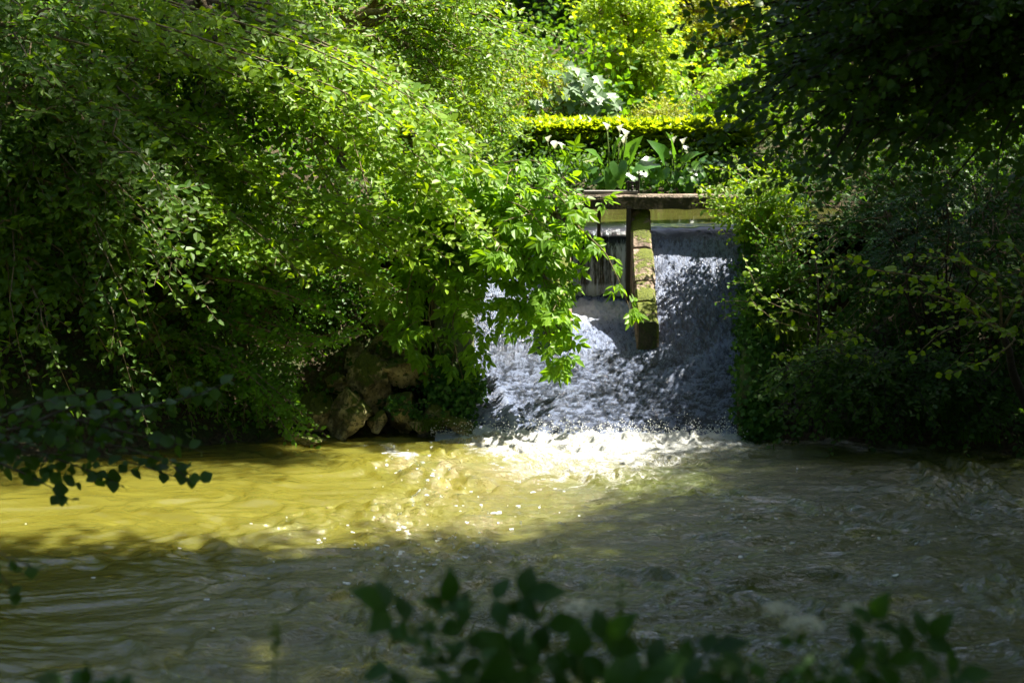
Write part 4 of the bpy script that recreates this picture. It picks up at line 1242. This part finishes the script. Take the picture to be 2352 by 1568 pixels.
# ivy curtains on the wing walls
def ivy(label, pts, n, spread, size, mat='ivy', out=(0, -.8, .3), cat='ivy', name='ivy'):
    pts = np.array(pts); T = thing(name, pts[0], label, cat)
    L = Leaves(); B = MB(); lines_ = []
    for k in range(max(6, n // 90)):
        i, j = rng.integers(0, len(pts), 2)
        q = bez(pts[i] + rn(1, spread * .5)[0], pts[j] + rn(1, spread * .6)[0] - UP * .1, -.05, 12, .05); B.tube(q, .004, 4); lines_.append(q)
    al = np.concatenate(lines_)
    k = rng.integers(0, len(al), n)
    P = al[k] + rn(n, spread * .4)
    L.add(P, rn(n, .6) + [0, -.2, -.6], np.array(out) + rn(n, .45), size * rng.uniform(.6, 1.2, n), rng.uniform(0, 1, n))
    B.build('vines', M['darkbark'], T, True); L.build('foliage', M[mat], tuple(LOBED), T, 1.15)
    return T


ivy('green ivy mat over the left wing wall beside the boulders', [at(1000, 870, 17.75), at(1050, 880, 17.72), at(1080, 900, 17.66), at(1060, 940, 17.6), at(1020, 940, 17.6), at(1085, 930, 17.58), at(1010, 905, 17.65), at(1040, 830, 17.95)], 2200, .16, .05)
ivy('ivy strand trailing over the rounded tan boulder', [at(905, 915, 17.42), at(940, 905, 17.42), at(975, 925, 17.45), at(965, 945, 17.42)], 240, .06, .042)
ivy('creepers hanging down the right wing wall into the cascade', [at(1735, 620, 18.6), at(1735, 700, 18.2), at(1728, 780, 17.9), at(1735, 860, 17.6), at(1740, 930, 17.35), at(1770, 800, 17.8), at(1780, 900, 17.4), at(1760, 970, 17.25), at(1720, 560, 18.9), at(1730, 860, 17.55), at(1732, 920, 17.4), at(1732, 960, 17.3), at(1730, 800, 17.75), at(1745, 985, 17.2)], 6500, .15, .055)


# grasses and ground cover on the right bank
def grass_tuft(label, p, n, ln, spread, T=None, mat='grass'):
    L = Leaves(); p = np.asarray(p, float)
    o0 = rn(n, spread) * [1, 1, 0]
    V = []; Fq = []; tint = []
    for k in range(n):
        q = p + o0[k]; a = rng.uniform(0, 6.28); l = ln * rng.uniform(.6, 1.2); d = np.array([math.cos(a), math.sin(a) - .3, 0]); w = np.array([-d[1], d[0], 0]) * .006
        for t in (0, .35, .7, 1):
            c = q + UP * l * (t - .45 * t * t) + d * l * .75 * t * t
            V += [c - w * (1 - t * .9), c + w * (1 - t * .9)]
        i = k * 8
        Fq += [(i, i + 1, i + 3, i + 2), (i + 2, i + 3, i + 5, i + 4), (i + 4, i + 5, i + 7, i + 6)]; tint += [rng.random()] * 3
    b = MB(); b.add(np.array(V), np.array(Fq))
    o = b.build('grass_tuft', M[mat], None, False, face_att={'tint': tint})
    o.data.transform(__import__('mathutils').Matrix.Translation(Vector(-p))); o.location = Vector(p)
    return tag(o, label, 'grass', 'grass tufts by the water')


grass_tuft('bright lime grass tuft in front of the low wet boulder', at(985, 985, 17.42), 260, .24, .06)
grass_tuft('drooping grass tuft at the water line below the sapling', at(1930, 1000, 16.95), 160, .34, .08, mat='cover')
grass_tuft('tall thin grass tuft in the shade on the right bank', at(2160, 960, 16.75), 120, .50, .10, mat='cover')
grass_tuft('grass tuft high beside the right wing wall', at(1800, 780, 17.9), 160, .45, .12)
grass_tuft('dim grass tuft near the right edge at the water', at(2240, 1010, 16.55), 120, .36, .10, mat='cover')

for (x0, x1, y0, y1, n, sz, nm, lb) in ((2.6, 11.0, 15.6, 25.0, 30000, .07, 'bank_undergrowth', 'nettles and brambles covering the dark right bank'), (-8.5, -.9, 15.6, 21.5, 17000, .06, 'bank_undergrowth', 'ivy and low weeds covering the left bank floor')):
    L = Leaves(); x = rng.uniform(x0, x1, n); y = rng.uniform(y0, y1, n); h = height(x, y); d = sdist(x, y, POOL)
    up_ = np.abs(rng.normal(0, .14, n)) + .25 * rng.random(n) * (fbm(x * 1.7, y * 1.7, 3) > .52)
    ok = (d > .02) & (sdist(x, y, POND) > 0)
    P = np.stack([x, y, h + up_], -1)[ok]; n = len(P)
    L.add(P, rn(n, .7) + [0, -.5, -.1], UP * .6 + rn(n, .5) + [0, -.4, 0], sz * rng.uniform(.6, 1.3, n), rng.uniform(0, .8, n))
    o = L.build(nm, M['cover'], FLAT, None, 1.0); tag(o, lb, 'ground cover', kind='stuff')

# ------------------------------------------------------------------ unseen crowns, placed and shaped to shade the right and the near water
TALL = 'tall trees over the right bank'
crown_tree('tall_alder', 'tall alder on the right bank whose crown roofs over the near water', root(8.2, 13.2), [((3.2, 13.0, 9.5), (3.4, 2.4, 1.6)), ((8.4, 14.4, 9.0), (3.0, 2.6, 2.2)), ((0.0, 12.4, 9.7), (2.8, 2.5, 1.4))], 56000, .17, 'alder', .26, 'darkbark', group=TALL, clumps=300, sd=.14)
crown_tree('tall_alder', 'tall alder by the right end of the weir shading the cascade side', root(7.4, 18.4), [((9.35, 16.8, 6.2), (2.8, 3.0, 2.3)), ((11.6, 19.3, 9.6), (3.5, 4.0, 2.5))], 36000, .15, 'alder', .2, 'darkbark', group=TALL, clumps=160, sd=.12)
crown_tree('poplar_tree', 'high poplar on the right rise throwing shade on the far left', root(8.5, 23.5), [((4.0, 21.0, 19.5), (3.0, 3.6, 2.0))], 7500, .22, 'dark_wood', .3, 'darkbark', clumps=120, sd=.12)  # out of view, added only to darken the far left bank
crown_tree('willow_tree', 'spreading willow on the near right shore', root(7.4, 8.2), [((2.4, 9.6, 9.2), (3.8, 2.6, 1.8)), ((7.4, 9.2, 9.0), (3.0, 3.0, 2.2)), ((4.6, 6.2, 7.6), (3.6, 2.2, 1.8))], 84000, .17, 'alder', .24, 'darkbark', clumps=220, sd=.12)

L = Leaves(); n = 36000
a = rng.uniform(R(150), R(385), n); rr = rng.uniform(15.5, 20, n)
P = np.stack([np.cos(a) * rr * 1.05, 12 + np.sin(a) * rr, 0 * a], -1)
P[:, 2] = height(P[:, 0], P[:, 1]) + rng.random(n) ** .8 * (9 + 5 * fbm(a * 6, a * 0 + 2.0, 3))
L.add(P, rn(n) - UP * .3, UP * .6 + rn(n, .8), rng.uniform(.26, .5, n), .3 + rng.normal(0, .2, n))
o = L.build('near_shore_wood', M['dark_wood'], FLAT, None, 1.0); tag(o, 'dense wood closing round the near shore of the pool', 'wood', kind='stuff')

# ------------------------------------------------------------------ near leaves
AN = dict(ALDER, size=.078, sp=.055, tw=(.18, .36), gap=.10, out=nz([.2, -.8, .3]), jit=.5, ldroop=.45)
T = thing('alder_bough', at(-40, 1000, 9.4), 'dark alder bough reaching in from the left over the pool', 'branch')
L = Leaves()
for q in ([(-60, 1000), (60, 980), (180, 965), (300, 940), (420, 915), (460, 905)], [(60, 980), (160, 1010), (280, 1025), (400, 1070)], [(-60, 1000), (60, 1030), (150, 1060), (230, 1090)], [(-60, 1040), (40, 1080), (120, 1120)], [(180, 965), (280, 990), (370, 1010)], [(60, 980), (150, 940), (260, 915)], [(-60, 1000), (20, 950), (120, 915)],
          [(-60, 1020), (80, 1040), (250, 1050), (340, 1075)]):
    ln = path([at(x, y, 9.4 - .05 * i) for i, (x, y) in enumerate(q)], 14); B = MB(); B.tube(ln, np.linspace(.010, .003, len(ln)), 5)
    dress(L, B, ln, dict(AN, gap=.075), .1, .4); B.build('branch', M['bark'], T, True)
L.build('foliage', M['alder'], ROUND, T, 1.0, True)
T = thing('alder_bough', at(-30, 1270, 6.5), 'small dark alder twig at the left edge low over the water', 'branch')
L = Leaves()
for q in ([(-60, 1250), (0, 1270), (50, 1290)], [(-60, 1270), (-10, 1310), (30, 1350)]):
    ln = path([at(x, y, 6.5) for x, y in q], 8); B = MB(); B.tube(ln, np.linspace(.006, .002, len(ln)), 5)
    dress(L, B, ln, dict(AN, size=.05, tw=(.05, .1), sp=.035, gap=.05), .1, .3); B.build('branch', M['bark'], T, True)
L.build('foliage', M['alder'], ROUND, T, 1.0, True)

NEAR = dict(size=.085)


def near_bush(label, foot, sprays, heads, size=.098):
    T = thing('elder_bush', foot, label, 'shrub')
    L = Leaves(); foot = np.array(foot)
    for (x, y, Y, dx, dz) in sprays:
        p = at(x, y + (30 if x < 1650 else 62), Y - .4); B = MB(); B.tube(bez(foot, p, .1, 8, .01), np.linspace(.010, .004, 8), 6); B.build('branch', M['stem'], T, True)
        r = nz(np.array([dx, -.25, dz])); nn = nz(np.array([.1, -.75, .6]) + rn(1, .2)[0]); s2 = nz(np.cross(r, nn))
        for fr in (.1, .9):
            for g in (-1, 1):
                L.add(p + r * size * fr, r * .45 + s2 * g * .9 + rn(1, .1)[0], nn + rn(1, .35)[0], size * rng.uniform(.85, 1.15), rng.random())
        L.add(p + r * size * 1.1, r, nn, size * 1.1, rng.random())
        for g in (-1, 1): L.add(p - r * size * .8, -r * .2 + s2 * g, nn + rn(1, .3)[0], size * rng.uniform(.5, .7), rng.random())
    L.build('foliage', M['near'], OVAL, T, 1.0, True)
    for (x, y, Y, r_) in heads:
        c = at(x, y, Y); B = MB(); B.tube(bez(foot, c - UP * .01, .05, 8, .01), np.linspace(.008, .003, 8), 5); B.build('branch', M['stem'], T, True)
        umbel(T, c, r_, 260)


near_bush('blurred near elder sprig at the bottom centre with dark oval leaves', (.25, 4.7, 1.05),
          [(940, 1400, 4.8, -.3, .3), (900, 1500, 4.7, -.4, -.9), (1010, 1430, 5.0, .2, 1.0), (1130, 1350, 4.9, .7, .2), (1070, 1430, 4.8, .4, -.9), (1030, 1530, 4.7, .2, -.9), (1250, 1400, 4.9, .6, -.7), (1180, 1440, 5.0, -.3, -.8), (1330, 1480, 4.8, .5, .5), (1420, 1510, 4.9, .9, .2), (1150, 1540, 4.6, .5, -.6), (1500, 1540, 4.8, .8, .1), (1290, 1560, 4.6, .3, -.4), (950, 1560, 4.6, -.4, -.4), (1400, 1570, 4.7, .2, .2), (1230, 1510, 4.8, -.4, .4), (1560, 1500, 5.0, .9, .5)],
          [(1335, 1398, 5.0, .06), (1480, 1520, 4.8, .05)])
near_bush('blurred near elder sprig at the bottom right with cream flower heads', (1.55, 4.6, 1.0),
          [(1760, 1500, 4.8, -.6, .3), (1800, 1560, 4.6, -.3, -.6), (1830, 1470, 4.9, .1, -.9), (1890, 1510, 4.7, .5, -.5), (1960, 1480, 4.8, .7, .3), (2030, 1540, 4.7, .6, -.3), (1720, 1560, 4.7, -.8, -.2), (2120, 1500, 4.9, .8, .2), (1920, 1570, 4.6, .1, -.5), (2180, 1560, 4.8, .9, -.1), (2080, 1440, 5.0, .4, .5), (1980, 1420, 5.0, .2, .7)],
          [(1790, 1400, 4.9, .055), (1845, 1435, 4.85, .065), (2150, 1425, 4.9, .04), (1960, 1395, 5.0, .04)], .085)
near_bush('dark blurred sprig at the bottom left corner of the near shore', (-1.15, 4.5, 1.0), [(190, 1550, 4.6, -.4, .2), (230, 1560, 4.5, .5, .1), (210, 1590, 4.5, 0, .6)], [], .06)
for lb, x, y0, y1, Y in (('thin blurred dry stalk rising in front of the pool left of centre', 632, 1440, 1620, 4.3), ('thin blurred grass stalk rising before the rippled water right of centre', 1425, 1340, 1640, 5.2)):
    p0 = at(x - 6, y1, Y); p1 = at(x + 2, y0, Y)
    T = thing('grass_stalk', p0, lb, 'grass')
    b = MB(); b.tube(bez(p0, p1, .0, 8, .004), np.linspace(.004, .002, 8), 5); b.build('stem', M['stem'], T, True)
    L = Leaves(); n = 26; s = rng.uniform(.65, 1, n)[:, None]; L.add(p0 + (p1 - p0) * s + rn(n, .006), rn(n, .4) + UP, rn(n), .022, rng.random(n)); L.build('seed_head', M['grass'], LANCE, T, 1.0)

# ------------------------------------------------------------------ foam flecks and splash drops
b = MB()


def wave(x, y):
    i = np.clip(np.searchsorted(PXS, x), 0, len(PXS) - 1); j = np.clip(np.searchsorted(PYS, y), 0, len(PYS) - 1)
    return PZ[j, i]


def fleck(x, y, r):
    k = 9; a = np.arange(k) / k * 2 * math.pi; rr = r * rng.uniform(.6, 1.2, k)
    px = x + np.cos(a) * rr * 1.6; py = y + np.sin(a) * rr
    z = wave(px, py)
    top = np.stack([px, py, z + .005], -1); bot = np.stack([px, py, z - .004], -1)
    b.add(np.concatenate([top, bot]), [tuple(range(k))] + [(k + i, k + (i + 1) % k, (i + 1) % k, i) for i in range(k)])


for px, py, sx, sy, n in ((860, 1290, 70, 45, 70), (930, 1330, 90, 40, 40), (1010, 1250, 70, 30, 40), (930, 1060, 40, 40, 60), (1000, 1100, 80, 50, 50), (740, 1230, 8, 4, 5), (1950, 1200, 190, 70, 50), (560, 1300, 350, 120, 22), (1100, 1180, 120, 40, 60)):
    for k in range(int(n * .75)):
        q = on_pool(px + rng.normal(0, sx), py + rng.normal(0, sy))
        if q[1] < 17.2: fleck(q[0], q[1], min(.018, rng.lognormal(-5.0, .5)))
o = b.build('foam', M['foam'], None, False); tag(o, 'scattered white foam flecks drifting on the pool', 'foam', kind='stuff')
b = MB()
oc = np.array([(1, 0, 0), (-1, 0, 0), (0, 1, 0), (0, -1, 0), (0, 0, 1), (0, 0, -1)], float); of = [(0, 2, 4), (2, 1, 4), (1, 3, 4), (3, 0, 4), (2, 0, 5), (1, 2, 5), (3, 1, 5), (0, 3, 5)]
for k in range(1700):
    x = rng.uniform(-.85, 2.45); y = BASEY + .05 - abs(rng.normal(0, .10)); z = abs(rng.normal(0, .07)) * (.5 + vn(np.array(x * 6), np.array(3.))) + .01
    b.add(oc * rng.uniform(.003, .009) + [x, y, z + .02], of)
o = b.build('splash_drops', M['foam'], None, True); tag(o, 'white splash drops thrown up along the foot of the cascade', 'splash', kind='stuff')

# ------------------------------------------------------------------ light, sky, camera
S = Vector((0.52, 0.20, 0.83)).normalized()
sun = bpy.data.lights.new('sun', 'SUN'); sun.energy = 5.0; sun.angle = R(0.53); sun.color = (1.0, .95, .84)
so = bpy.data.objects.new('sun', sun); COL.objects.link(so); so.location = (20, 10, 40)
so.rotation_euler = S.to_track_quat('Z', 'Y').to_euler()
wd = bpy.data.worlds.new('World'); SC.world = wd; wd.use_nodes = True
nt = wd.node_tree; bg = nt.nodes['Background']
sk = nt.nodes.new('ShaderNodeTexSky'); sk.sky_type = 'NISHITA'; sk.sun_disc = False; sk.dust_density = 2.5
sk.sun_elevation = math.asin(S.z); sk.sun_rotation = math.atan2(S.x, S.y)
nt.links.new(sk.outputs[0], bg.inputs['Color']); bg.inputs['Strength'].default_value = .066

cam = bpy.data.cameras.new('camera'); co = bpy.data.objects.new('camera', cam); COL.objects.link(co)
co.location = (0, 0, CAMZ); co.rotation_euler = (math.pi / 2 - PITCH, 0, 0)
cam.sensor_width = 36; cam.lens = 36 * F / 2352; cam.clip_end = 2000; cam.clip_start = .05
cam.dof.use_dof = True; cam.dof.focus_distance = 18.2; cam.dof.aperture_fstop = 2.1
SC.camera = co
SC.view_settings.view_transform = 'Standard'; SC.view_settings.look = 'None'; SC.view_settings.exposure = 2.1; SC.view_settings.gamma = 1
cy = SC.cycles
cy.use_denoising = True
try: cy.denoiser = 'OPENIMAGEDENOISE'
except Exception: pass
cy.max_bounces = 6; cy.diffuse_bounces = 3; cy.glossy_bounces = 3; cy.transmission_bounces = 4; cy.transparent_max_bounces = 4
cy.sample_clamp_indirect = 6; cy.caustics_reflective = False; cy.caustics_refractive = False
print('LEAVES', cnt)
